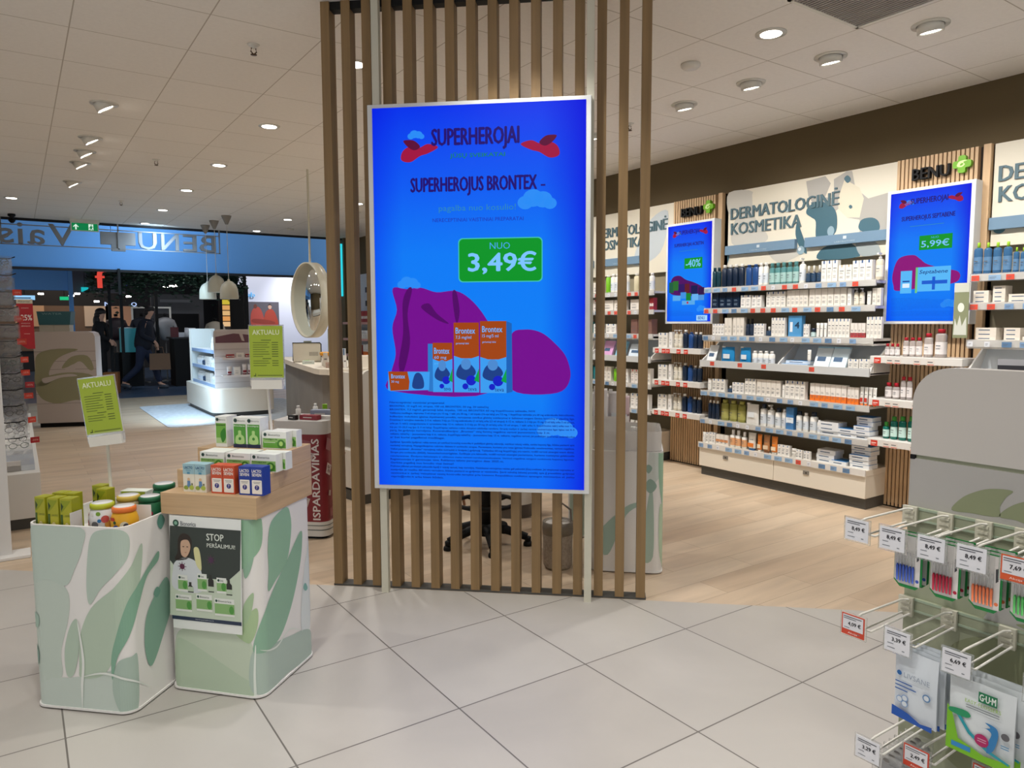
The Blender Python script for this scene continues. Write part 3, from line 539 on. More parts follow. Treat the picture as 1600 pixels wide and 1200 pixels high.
KINDS = {   # builder, label words, category, object name
 'tealjar': (lambda w, h: bottle(w, h, 'deep teal', 'deep teal', flat=.9, sh=.85), 'dark teal squat bottle', 'bottle', 'bottle'),
 'navypump': (lambda w, h: bottle(w, h, 'navy', 'pale bottle', None, sh=.86, collar=.55), 'dark navy bottle with white cap', 'bottle', 'bottle'),
 'bluebot': (lambda w, h: bottle(w, h, 'mid blue', 'mid blue', None, sh=.9, flat=.7, collar=.5), 'plain blue bottle', 'bottle', 'bottle'),
 'whitebot': (lambda w, h: bottle(w, h, 'pale bottle', 'white print', '#d5dbe2', sh=.86), 'white bottle with pale label', 'bottle', 'bottle'),
 'clearteal': (lambda w, h: bottle(w, h, 'clear teal', 'clear teal', '#9fc0bc', sh=.8, flat=.8), 'clear teal micellar bottle', 'bottle', 'bottle'),
 'whitepump': (lambda w, h: bottle(w, h, 'pale bottle', 'white print', '#d5dbe2', pump=True), 'white pump bottle', 'bottle', 'pump_bottle'),
 'navydrop': (lambda w, h: bottle(w, h, 'navy', 'pale bottle', '#23405e', sh=.62, collar=.4), 'small navy dropper bottle', 'bottle', 'dropper_bottle'),
 'navybot': (lambda w, h: bottle(w, h, 'navy', 'black plastic', '#1a2c44', sh=.7, collar=.5), 'dark navy bottle with black cap', 'bottle', 'bottle'),
 'navytop': (lambda w, h: bottle(w, h, 'pale bottle', 'navy', '#cfd6dc', sh=.8), 'white bottle with navy cap', 'bottle', 'bottle'),
 'pumpbeige': (lambda w, h: bottle(w, h, 'beige bottle', 'pale bottle', '#e2dccf', pump=True, flat=.8), 'beige pump bottle', 'bottle', 'pump_bottle'),
 'cartonblue': (lambda w, h: carton(w, min(.06, w), h, '#e6e2da', '#24558c'), 'white carton with blue top flash', 'box', 'carton'),
 'cartonwide': (lambda w, h: carton(w, .05, h, '#e4e0d8', '#c8b89a'), 'wide white carton with sand flash', 'box', 'carton'),
 'carton': (lambda w, h: carton(w, min(.05, w), h, '#e2dcd2'), 'plain cream carton', 'box', 'carton'),
 'cartontall': (lambda w, h: carton(w, .04, h, '#e8e6e2'), 'narrow tall white carton', 'box', 'carton'),
 'cartonsmall': (lambda w, h: carton(w, min(.05, w), h, '#e9e6e1', '#3a6a98'), 'small white carton', 'box', 'carton'),
 'cartonred': (lambda w, h: carton(w, min(.05, w), h, '#e2dcd4', '#a03438', 'foot'), 'white carton with red foot', 'box', 'carton'),
 'cartonorange': (lambda w, h: carton(w, min(.05, w), h, '#e8e2da', '#e8741c', 'foot'), 'white carton with orange foot', 'box', 'carton'),
 'cartonorange2': (lambda w, h: carton(w, min(.05, w), h, '#e8e2da', '#d8925c', 'mid'), 'white carton with peach band', 'box', 'carton'),
 'navybox': (lambda w, h: carton(w, min(.07, w), h, 'navy'), 'dark navy carton', 'box', 'carton'),
 'bluebox': (lambda w, h: carton(w, .05, h, '#3f78b0', '#dfe8f0', 'mid'), 'light blue carton', 'box', 'carton'),
 'tubewhite': (lambda w, h: tube(w, h, 'pale bottle', 'white print'), 'white tube standing on its cap', 'tube', 'tube'),
 'tubeorange': (lambda w, h: tube(w, h, 'pale bottle', '#e8741c', '#c0392b'), 'white tube with orange cap', 'tube', 'tube'),
 'tubeblueorange': (lambda w, h: tube(w, h, '#e2ddd2', '#2a6aa8', '#e07a2a'), 'wide cream tube with blue cap', 'tube', 'tube'),
 'tubeor': (lambda w, h: tube(w, h, '#e0812e', '#d8d4cc', '#f0d8b8'), 'orange tube', 'tube', 'tube'),
 'tubebrown': (lambda w, h: tube(w, h, '#b07a4c', '#8a5a38', '#e0c8a8'), 'tan tube', 'tube', 'tube'),
 'spray': (lambda w, h: bottle(w, h, 'pale bottle', '#e8e8e8', '#e0a878', sh=.72, collar=.5), 'white spray bottle with peach label', 'bottle', 'spray_bottle'),
 'oliveb': (lambda w, h: bottle(w, h, 'olive bottle', 'olive bottle', '#a8a45c', flat=.6, sh=.85), 'olive yellow bottle', 'bottle', 'bottle'),
 'jarteal': (lambda w, h: bottle(w, h, 'clear teal', 'navy', '#c0d4d4', sh=.6, capw=.8, collar=.85), 'teal jar with dark lid', 'jar', 'jar'),
 'jarwhite': (lambda w, h: bottle(w, h, 'pale bottle', 'white print', '#d8d4cc', sh=.65, capw=.9, collar=.95), 'squat white jar', 'jar', 'jar'),
 'pouchwhite': (lambda w, h: pouch(w, h*.95, 'pale bottle', 'white print'), 'white refill pouch', 'pouch', 'refill_pouch'),
 'pouchblue': (lambda w, h: pouch(w, h*.95, '#1484c0', 'white print'), 'bright blue refill pouch', 'pouch', 'refill_pouch'),
 'waterblue': (lambda w, h: bottle(w, h, 'water blue', '#a8d838', '#5a82a8', sh=.84, flat=.8, collar=.34), 'large blue bottle with lime cap', 'bottle', 'bottle'),
 'watersmall': (lambda w, h: bottle(w, h, 'water blue', '#a8d838', '#5a82a8', sh=.84, collar=.34), 'small blue bottle with lime cap', 'bottle', 'bottle'),
 'redcaps': (lambda w, h: bottle(w, h, 'clear bottle', 'red cap', '#e4dedc', sh=.76), 'small clear bottle with red cap', 'bottle', 'bottle'),
 'redcapm': (lambda w, h: bottle(w, h, 'clear bottle', 'red cap', '#e4dedc', sh=.84, flat=.8), 'clear bottle with red cap', 'bottle', 'bottle'),
 'redcapl': (lambda w, h: bottle(w, h, 'clear bottle', 'red cap', '#e4dedc', sh=.86, flat=.8), 'large clear bottle with red cap', 'bottle', 'bottle'),
 'greencaps': (lambda w, h: bottle(w, h, 'teal bottle', 'green cap', '#c8e4dc', sh=.74), 'small teal bottle with green cap', 'bottle', 'bottle'),
 'greencapm': (lambda w, h: bottle(w, h, 'teal bottle', 'green cap', '#c8e4dc', sh=.82, flat=.8), 'tall teal bottle with green cap', 'bottle', 'bottle'),
 'cream': (lambda w, h: bottle(w, h, '#cfc6a8', 'pale bottle', None, sh=.86), 'cream-coloured bottle', 'bottle', 'bottle'),
 'greenslim': (lambda w, h: bottle(w, h, '#74b81c', 'white print', None, sh=.9), 'lime green bottle', 'bottle', 'bottle'),
 'brownbox': (lambda w, h: carton(w, .08, h, '#7c5a50'), 'brown carton', 'box', 'carton'),
 'redfigbox': (lambda w, h: carton(w, .05, h, '#e6ded8', '#c0392b'), 'white carton with red mark', 'box', 'carton'),
 'tealslim': (lambda w, h: bottle(w, h, '#1c8088', 'white print', None, sh=.85), 'bright teal bottle', 'bottle', 'bottle'),
 'widebox': (lambda w, h: carton(w, .06, h, '#e4ddd4'), 'wide cream carton', 'box', 'carton'),
 'redbox': (lambda w, h: carton(w, .05, h, '#9c2c30', '#e0d0c8', 'mid'), 'dark red carton', 'box', 'carton'),
 'tubeburg': (lambda w, h: tube(w, h, '#d8cfca', '#7c2430', '#7c2430'), 'white tube with burgundy cap', 'tube', 'tube'),
}
PL = {'box': 'boxes'}
ORD = ['leftmost', 'second from left', 'third from left', 'fourth from left', 'fifth from left', 'sixth from left', 'seventh from left', 'eighth from left', 'ninth from left', 'tenth from left', 'eleventh from left', 'twelfth from left', 'thirteenth from left', 'fourteenth from left']
def plural(s):
    a = s.split(' with ')[0].split(' standing ')[0]; r = s[len(a):]
    return (a+'es' if a.endswith('x') else a+'s')+r
def row(items, org, rz, zb, where, gap=.93):
    """items: (kind, n, a0, a1, h) with a = position along the shelf; org(a) -> world x, y"""
    tot = {}; num = {}
    for kd, n, *_ in items: tot[kd] = tot.get(kd, 0)+n
    for kd, n, a0, a1, h in items:
        w = abs(a1-a0)/n; f, desc, cat, nm = KINDS[kd]; me = f(w*gap, h).mesh(nm); base = None
        for i in range(n):
            x, y_ = org(a0+(a1-a0)*(i+.5)/n); num[kd] = num.get(kd, 0)+1
            o = bpy.data.objects.new(nm, me) if base is None else base.copy(); base = base or o
            C.objects.link(o); o.location = (x, y_, zb); o.rotation_euler = (0, 0, R(rz+random.uniform(-2, 2)))
            o['label'] = '%s of %d %s, %s' % (ORD[num[kd]-1], tot[kd], plural(desc), where) if tot[kd] > 1 else '%s, %s' % (desc, where)
            o['category'] = cat
            if tot[kd] > 1: o['group'] = '%s on the %s' % (plural(desc), where)
# ================================================================ the right wall: shelving bays
def shelf_bay(label, y0, y1, tags, last=False, tray=True):
    """y0 = left end (far), y1 = right end (near)"""
    t = thing('shelving_bay', label, 'shelving', (5.5, y0, 0), -90); w = y0-y1
    MB().box(0, w, -.02, 0, .26, 1.9, 'shelf back').build('back_panel', t)
    for zb, dep in ((1.70, .335), (1.515, .335), (1.275, .345), (.775, .36), (.52, .36)):
        MB().box(0, w, -dep, -.02, zb-.02, zb, 'shelf white').box(0, w, -dep-.012, -dep, zb-.045, zb+.008, 'clear plastic').box(0, w, -dep-.003, -dep+.004, zb-.04, zb+.004, 'shelf white').build('shelf', t)
    b = MB().box(0, w, -.365, -.02, 1.005, 1.02, 'shelf white').box(0, w, -.385, -.37, .995, 1.055, '#c6c8c8')
    for q in (0, w*.5, w-.012): b.prism([(0, 0)], 0, 0, 'shelf white') if False else b.add([(q+dx, yy, z) for dx in (0, .012) for yy, z in ((-.37, 1.01), (-.02, 1.01), (-.02, 1.22), (-.12, 1.22), (-.35, 1.06))], [(0, 1, 2, 3, 4), (9, 8, 7, 6, 5), (0, 5, 6, 1), (1, 6, 7, 2), (2, 7, 8, 3), (3, 8, 9, 4), (4, 9, 5, 0)], 'shelf white')
    b.box(0, w, -.34, -.02, 1.222, 1.235, 'shelf white'); b.add([(0, -.2, 1.021), (w, -.2, 1.021), (w, -.06, 1.22), (0, -.06, 1.22), (0, -.195, 1.021), (w, -.195, 1.021), (w, -.055, 1.22), (0, -.055, 1.22)], [(0, 1, 2, 3), (7, 6, 5, 4)], '#dfe5ea'); b.build('divided_tray', t)
    n = 2
    for i in range(n):
        d = MB().box(w*i/n+.002, w*(i+1)/n-.002, -.37, -.03, .085, .255, 'warm white'); dr = d.build('drawer', t, bevel=.003)
        MB().box(w*(i+.35)/n, w*(i+.35)/n+.05, -.376, -.37, .185, .215, 'steel').build('label_holder', dr)
        MB().ell(w*(i+.35)/n+.028, .2, .006, .006, -.377, 'black plastic', 12).build('lock', dr)
    MB().box(0, w, -.37, -.03, .255, .265, 'warm white').box(0, w, -.385, -.373, .255, .305, 'shelf white').box(0, w, -.373, -.02, .265, .298, 'warm white').build('base_top', t)
    MB().box(.01, w-.01, -.345, -.03, 0, .085, 'kick grey').build('plinth', t)
    me = {}
    for c_, wd in (('#8fb0d0', .075), ('#7f9fc4', .055), ('#dfe2e8', .036), ('#d8503c', .05), ('#5f82a8', .06), ('#c0d0e0', .03)): me[c_] = (MB().rect(0, wd-.004, 0, .034, 0, c_).rect(.006, wd*.6, .018, .021, -.0004, DARK).rect(.006, wd*.5, .01, .012, -.0004, DARK).mesh('price_tag'), wd)
    cnt = 0
    for zb, dep, red in ((1.70, .348, .3), (1.515, .348, .35), (1.275, .358, .08), (.775, .373, .02), (.52, .373, .02), (.3, .386, .05)):
        x = .01
        while x < w-.08 and cnt < 98 and tags:
            c_ = '#d8503c' if random.random() < red else ['#8fb0d0', '#7f9fc4', '#8fb0d0', '#5f82a8', '#dfe2e8'][int(random.random()*5)]
            m_, wd = me[c_]; o = bpy.data.objects.new('price_tag', m_); C.objects.link(o); o.parent = t; o.location = (x, -dep-.0005, zb-.04); x += max(.1, wd+.02); cnt += 1
    for px_ in (.12, .42, .66, 1.1):
        if px_ < w-.1: o = bpy.data.objects.new('price_tag', me['#d8503c'][0]); C.objects.link(o); o.parent = t; o.location = (px_, -.3865, 1.01)
    return t
shelf_bay('middle wall shelving bay between the two screen columns, white shelves and base drawers', 4.45, 2.865, True)
shelf_bay('left wall shelving bay seen between the right divider battens', 6.95, 5.08, True)
shelf_bay('right wall shelving bay behind the grey hook gondola', 2.235, .65, True)
ROWS = {
'S1':[('tealjar',2,4.401,4.305,.18),('navypump',4,4.301,4.056,.197),('bluebot',2,4.047,3.914,.184),('whitebot',2,3.91,3.813,.19),('clearteal',5,3.809,3.529,.181),('whitepump',1,3.527,3.47,.203),('navydrop',3,3.464,3.323,.137),('cartonblue',3,3.321,3.184,.165),('cartonwide',2,3.178,3.068,.125),('cartonblue',3,3.066,2.914,.15),('pumpbeige',1,2.902,2.839,.195)],
'S2':[('navybox',1,4.393,4.311,.151),('navybox',3,4.306,4.084,.138),('cartonsmall',2,4.075,3.969,.109),('cartonsmall',2,3.96,3.861,.105),('cartonblue',4,3.816,3.631,.129),('carton',5,3.619,3.427,.136),('carton',6,3.418,3.104,.139),('cartontall',1,3.097,3.067,.132),('pumpbeige',2,3.057,2.97,.13),('tubewhite',1,2.953,2.914,.106),('carton',2,2.906,2.839,.127)],
'S3':[('cartonsmall',4,4.367,4.238,.105),('carton',2,4.233,4.156,.158),('carton',3,4.143,4.026,.161),('navybot',2,4.016,3.931,.147),('cartonsmall',3,3.923,3.821,.106),('navydrop',1,3.812,3.758,.081),('cartonblue',4,3.75,3.621,.155),('cartonsmall',2,3.452,3.405,.103),('jarteal',1,3.398,3.352,.07),('tubewhite',3,3.346,3.252,.112),('cartonblue',6,3.244,3.065,.144),('cartonred',4,3.057,2.943,.112),('cartonblue',4,2.935,2.82,.158)],
'S4':[('whitebot',4,3.94,3.718,.132),('cartonblue',2,3.063,2.98,.096),('cartonblue',3,2.975,2.861,.1)],
'S5':[('tubewhite',1,4.408,4.355,.108),('cartonblue',3,4.346,4.202,.111),('navydrop',1,4.188,4.13,.058),('cartonsmall',3,4.122,3.999,.094),('cartonblue',3,3.989,3.878,.135),('carton',5,3.868,3.635,.136),('tubewhite',1,3.626,3.597,.111),('cartonblue',4,3.594,3.411,.144),('cartonorange',7,3.368,3.062,.139),('cartonorange',3,3.055,2.967,.13),('tubeorange',4,2.96,2.831,.139)],
'S6':[('navypump',3,4.395,4.27,.168),('oliveb',3,4.265,3.996,.186),('pouchwhite',1,3.987,3.849,.184),('navytop',1,3.842,3.774,.185),('whitepump',1,3.77,3.701,.183),('navytop',1,3.695,3.631,.164),('whitebot',1,3.627,3.58,.161),('bluebox',1,3.577,3.506,.181),('navytop',1,3.497,3.439,.158),('whitebot',1,3.433,3.383,.15),('navytop',1,3.378,3.309,.162),('whitebot',1,3.304,3.268,.107)],
'S7':[('tubewhite',1,4.438,4.399,.094),('cartonsmall',1,4.394,4.36,.095),('cartonsmall',2,4.353,4.287,.102),('cartonorange2',3,4.277,4.143,.094),('spray',2,4.136,4.02,.151),('spray',1,4.011,3.957,.145),('tubeblueorange',1,3.948,3.859,.151),('tubeor',1,3.844,3.796,.151),('tubebrown',1,3.79,3.718,.152),('tubeor',1,3.71,3.644,.148),('cartonsmall',3,3.638,3.525,.088),('jarwhite',1,3.516,3.473,.073),('cartonsmall',2,3.467,3.411,.07),('cartonsmall',2,3.397,3.342,.068)],
'R1':[('waterblue',1,2.247,2.188,.209),('waterblue',1,2.187,2.134,.205),('waterblue',1,2.132,2.076,.202),('waterblue',1,2.074,2.018,.202),('watersmall',1,2.013,1.976,.16),('watersmall',1,1.974,1.938,.157)],
'C2a':[('redcaps',3,2.807,2.699,.089),('redcapm',3,2.683,2.546,.135),('redcapm',1,2.544,2.479,.166),('redcapl',1,2.475,2.391,.196)],
'C2b':[('redcaps',2,2.8,2.69,.115),('redcapm',2,2.686,2.601,.164)],
'C2c':[('greencaps',1,2.803,2.753,.121),('greencapm',1,2.75,2.695,.165),('greencapm',1,2.692,2.633,.172),('greencapm',1,2.625,2.575,.179)],

}
def wy_(X): return lambda yy: (X, yy)
SH = {'S1': (1.701, 5.19, 'top shelf, middle bay'), 'S2': (1.516, 5.19, 'second shelf, middle bay'), 'S3': (1.276, 5.18, 'third shelf, middle bay'), 'S5': (.776, 5.165, 'fifth shelf, middle bay'),
      'S6': (.521, 5.165, 'sixth shelf, middle bay'), 'S7': (.299, 5.15, 'bottom ledge, middle bay'), 'S4': (1.021, 5.17, 'divided tray, middle bay'), 'R1': (1.701, 5.19, 'top shelf, right bay'),
      'C2a': (1.151, 5.2, 'top shelf, right column'), 'C2b': (.842, 5.2, 'middle shelf, right column'), 'C2c': (.547, 5.2, 'bottom shelf, right column')}
for kk, (zb, X, wh) in SH.items(): row(ROWS[kk], wy_(X), -90, zb, wh)
row([('pouchblue', 1, 4.27, 4.12, .165), ('pouchblue', 1, 4.07, 3.95, .165)], wy_(5.17), -90, 1.021, 'divided tray, middle bay')
# things in the trays and stacked flat boxes
def flatbox(x, yy, z, w, d, h, body, top, label, cat='box', nm='flat_box', rz=-90, group=None, rx=0):
    b = MB().box(-w/2, w/2, 0, d, 0, h*.93, body).box(-w/2, w/2, 0, d, h*.93, h, top).rect(-w*.35, w*.2, h*.35, h*.55, -.0006, '#3f5a7a')
    o = tag(b.build(nm, None, (x, yy, z), rz), label, cat, group)
    if rx: o.rotation_euler = (R(rx), 0, R(rz))
    return o
flatbox(5.16, 4.37, 1.03, .1, .006, .17, '#e4e8ea', '#e4e8ea', 'white leaning advert card at the left end of the divided tray', 'card', 'advert_card', rx=-22)
flatbox(5.16, 3.51, 1.03, .24, .1, .03, '#dfe6ec', '#4f90c8', 'low blue-topped white box in the right compartment of the divided tray')
flatbox(5.19, 3.50, 1.06, .22, .1, .025, '#dfe6ec', '#4f90c8', 'upper blue-topped box stacked in the divided tray')
flatbox(5.16, 3.285, 1.03, .13, .02, .19, '#dde8ee', '#9cc8e0', 'left of two pale blue brochures leaning in the divided tray', 'brochure', 'brochure', rx=-24)
flatbox(5.16, 3.148, 1.03, .13, .02, .19, '#d2e4ee', '#9cc8e0', 'right of two pale blue brochures leaning in the divided tray', 'brochure', 'brochure', rx=-24)
tag(tube(.035, .09, 'pale bottle', 'white print').build('tube', None, (5.15, 3.38, 1.087), -90), 'small white tube standing on the blue-topped box in the tray', 'tube')
b = carton(.12, .05, .17, '#4f94c8', None, lines=False).text('4', .0, .04, .07, .12, -.001, '#16304c', bold=.03).rect(-.045, -.02, .04, .12, -.001, '#dfe8f0')
tag(b.build('display_carton', None, (5.18, 3.53, 1.276), -90), 'light blue display carton with a 4, third shelf of middle bay', 'box')
k = 0
for (yy, z, n, w, tp, wh) in [(3.2, .521, 3, .17, '#dfe0e0', 'white stack on the sixth shelf'), (3.05, .521, 2, .15, '#2f78b8', 'blue and white stack on the sixth shelf'), (2.93, .521, 5, .12, '#2f6fb0', 'tall blue-lidded stack at the right end of sixth shelf'),
                              (3.22, .299, 3, .15, '#d8dadc', 'white stack on the bottom ledge'), (3.1, .299, 1, .12, '#2f78b8', 'single-box place on the bottom ledge'), (2.95, .299, 5, .15, '#2f78b8', 'big blue-lidded stack at the right end of bottom ledge')]:
    for i in range(n):
        flatbox(5.16+random.uniform(0, .02)+(.03 if i > 2 else 0), yy+random.uniform(-.005, .005), z+i*.0335, w, .12, .033, '#e2e4e6', tp if i == n-1 or tp != '#d8dadc' else '#dfe0e0',
                '%s flat box, %s' % ((['lowest', 'second', 'third', 'fourth', 'topmost'][i] if i < n-1 else ('topmost' if n > 1 else 'single')), wh), group='flat boxes in stacks')
# left bay goods, glimpsed between battens
LW = 'left bay'
row([('cream', 3, 6.72, 6.5, .19), ('tubewhite', 4, 6.45, 6.18, .11), ('carton', 4, 6.15, 5.9, .12), ('greenslim', 1, 5.84, 5.78, .19), ('whitebot', 4, 5.77, 5.5, .2), ('cream', 3, 5.42, 5.22, .19), ('whitebot', 1, 5.2, 5.14, .18)], wy_(5.2), -90, 1.701, 'top shelf, '+LW)
row([('redbox', 2, 6.75, 6.55, .14), ('carton', 3, 6.5, 6.3, .12), ('redfigbox', 4, 6.25, 5.95, .12), ('widebox', 2, 5.88, 5.52, .11), ('widebox', 2, 5.45, 5.2, .11), ('redbox', 1, 5.18, 5.12, .12)], wy_(5.2), -90, 1.516, 'second shelf, '+LW)
row([('brownbox', 2, 6.75, 6.5, .15), ('cartonsmall', 3, 6.4, 6.2, .12), ('tealslim', 1, 6.12, 6.05, .15), ('cartonsmall', 2, 6.02, 5.88, .1), ('cartonsmall', 2, 5.82, 5.66, .1), ('redbox', 1, 5.62, 5.56, .1), ('brownbox', 3, 5.44, 5.14, .15)], wy_(5.2), -90, 1.276, 'third shelf, '+LW)
flatbox(5.17, 6.1, 1.03, .15, .02, .18, '#dcd8d0', '#dcd8d0', 'cream brochure leaning in the left bay tray', 'brochure', 'brochure', rx=-22)
flatbox(5.17, 5.78, 1.03, .15, .02, .18, '#d8a4d0', '#d8a4d0', 'pink brochure leaning in the left bay tray', 'brochure', 'brochure', rx=-22)
flatbox(5.17, 5.58, 1.03, .14, .02, .18, '#8cc8e0', '#8cc8e0', 'sky blue brochure leaning in the left bay tray', 'brochure', 'brochure', rx=-22)
flatbox(5.17, 5.35, 1.035, .2, .03, .15, '#d4e0ea', '#d4e0ea', 'wide pale box leaning in the left bay tray', 'box', 'flat_box', rx=-22)
row([('tubewhite', 3, 6.75, 6.5, .14), ('carton', 3, 6.4, 6.2, .13), ('tealslim', 2, 6.14, 5.9, .17), ('carton', 2, 5.82, 5.7, .15), ('greenslim', 1, 5.68, 5.6, .15), ('cartontall', 3, 5.58, 5.44, .14), ('redfigbox', 3, 5.4, 5.24, .14), ('carton', 2, 5.22, 5.12, .16)], wy_(5.17), -90, .776, 'fifth shelf, '+LW)
row([('tubewhite', 4, 6.7, 6.4, .12), ('whitebot', 4, 6.1, 5.75, .14), ('cartontall', 4, 5.7, 5.44, .14), ('cartonsmall', 4, 5.4, 5.14, .15)], wy_(5.17), -90, .521, 'sixth shelf, '+LW)
row([('cartonsmall', 4, 5.7, 5.45, .1), ('tubewhite', 4, 5.4, 5.12, .1)], wy_(5.15), -90, .299, 'bottom ledge, '+LW)
# right bay goods
RW = 'right bay'
for (z, yy, n, w, wh) in [(1.516, 2.18, 3, .09, 'nearest the column on the second shelf'), (1.516, 2.075, 4, .07, 'middle of the second shelf'), (1.516, 1.96, 2, .12, 'right part of the second shelf'), (1.276, 2.14, 3, .12, 'nearest the column on the third shelf'), (1.276, 1.99, 3, .09, 'middle of the third shelf'), (1.276, 1.88, 1, .1, 'right part of the third shelf')]:
    for i in range(n): flatbox(5.19, yy, z+i*.0275, w, .1, .027, '#e6ddd0', '#e0d8ca', '%s cream flat box, %s, right bay' % (['lowest', 'second', 'third', 'topmost'][min(i, 3)], wh), group='cream boxes stacked in the right bay')
row([('whitebot', 6, 1.9, 1.5, .19)], wy_(5.19), -90, 1.701, 'top shelf, right bay')
tag(MB().box(-.045, .045, 0, .004, 0, .36, 'sage dark').rect(-.045, .045, .3, .36, -.001, '#c8ccc0').ell(0, .2, .02, .03, -.001, '#dfe4d8').poly([(-.04, .02), (0, .02), (.04, .02), (.035, .14), (.01, .08), (-.005, .15), (-.02, .08), (-.035, .13)], -.001, '#cfd2c8').build('hanging_strip', None, (5.13, 2.27, 1.29), -90), 'green hanging advert strip between the right screen and right bay', 'sign')
# ================================================================ slatted oak columns with screens
def capes_small(b, cx, cz, s, y): capes(b, cx, cz, s, y)
def column(label, y0, y1, where):
    w = y0-y1; t = thing('slatted_column', label, 'wall panel', (5.5, y0, 0), -90)
    MB().box(0, w, -.06, 0, 0.0, 2.57, 'slat backing').build('backing', t)
    b = MB(); n = int((w-.05)/.029)
    for i in range(n): b.box(.004+i*.029, .004+i*.029+.02, -.1, -.06, .01, 2.57, 'oak light')
    b.build('slats', t); MB().box(w-.045, w, -.105, -.002, 0.0, 2.575, 'oak light').build('end_board', t)
    MB().box(0, w, -.098, -.062, 0, .03, 'black plastic').build('skirting', t)
    b = MB(); b.text('BENU', .13, .38, 2.405, 2.485, -.135, 'black plastic', bold=.035, thick=.03); b.build('lettering', t)
    b = MB(); cx, cz = .46, 2.465
    b.poly(cr([(cx-.02, cz-.055), (cx+.02, cz-.055), (cx+.024, cz-.026), (cx+.055, cz-.02), (cx+.055, cz+.02), (cx+.026, cz+.026), (cx+.02, cz+.055), (cx-.02, cz+.055), (cx-.026, cz+.026), (cx-.055, cz+.02), (cx-.055, cz-.02), (cx-.026, cz-.026)], 3), -.135, '#6fae1c', thick=.03)
    b.poly(cr([(cx-.03, cz-.012), (cx-.02, cz+.016), (cx+.01, cz+.024), (cx+.035, cz+.02), (cx+.01, cz+.012), (cx+.02, cz-.005), (cx, cz-.02)]), -.1365, '#cfe6a0').poly(cr([(cx-.012, cz-.006), (cx, cz+.006), (cx+.012, cz), (cx, cz-.01)]), -.1372, '#6fae1c'); b.build('green_cross', t)
    for zt in (1.15, .84, .545): MB().box(.0, w+.0, -.36, -.1, zt-.05, zt, 'shelf white').build('shelf', t, bevel=.002)
    me = MB().rect(0, .05, 0, .042, 0, '#d03c2c').rect(.006, .04, .02, .026, -.0004, '#f0d8d0').rect(.006, .03, .01, .013, -.0004, '#f0d8d0').mesh('price_tag'); mw = MB().rect(0, .05, 0, .036, 0, '#dcd4cc').rect(.004, .046, .003, .008, -.0004, '#d86040').rect(.006, .04, .02, .026, -.0004, DARK).mesh('price_tag')
    for zt in (1.15, .84, .545):
        for q in (.03, .12, .175, .31, .4): o = bpy.data.objects.new('price_tag', mw if where == 'right' and q > .1 else me); C.objects.link(o); o.parent = t; o.location = (q, -.361, zt-.052)
    return t
column('oak slatted wall column with BENU sign and screen showing minus 40 percent', 5.065, 4.465, 'left')
column('oak slatted wall column with BENU sign and screen showing 5,99€', 2.875, 2.25, 'right')
CW = 'left column'
for zb, wh in ((1.151, 'top shelf'), (.841, 'middle shelf'), (.546, 'bottom shelf')):
    row([('cartonblue', 2, 5.05, 4.93, .14), ('cartontall', 1, 4.91, 4.87, .15), ('pumpbeige', 2, 4.86, 4.75, .17), ('navypump', 1, 4.75, 4.69, .17), ('bluebot', 1, 4.69, 4.62, .15), ('navypump', 2, 4.62, 4.51, .15)], wy_(5.2), -90, zb, wh+', '+CW)
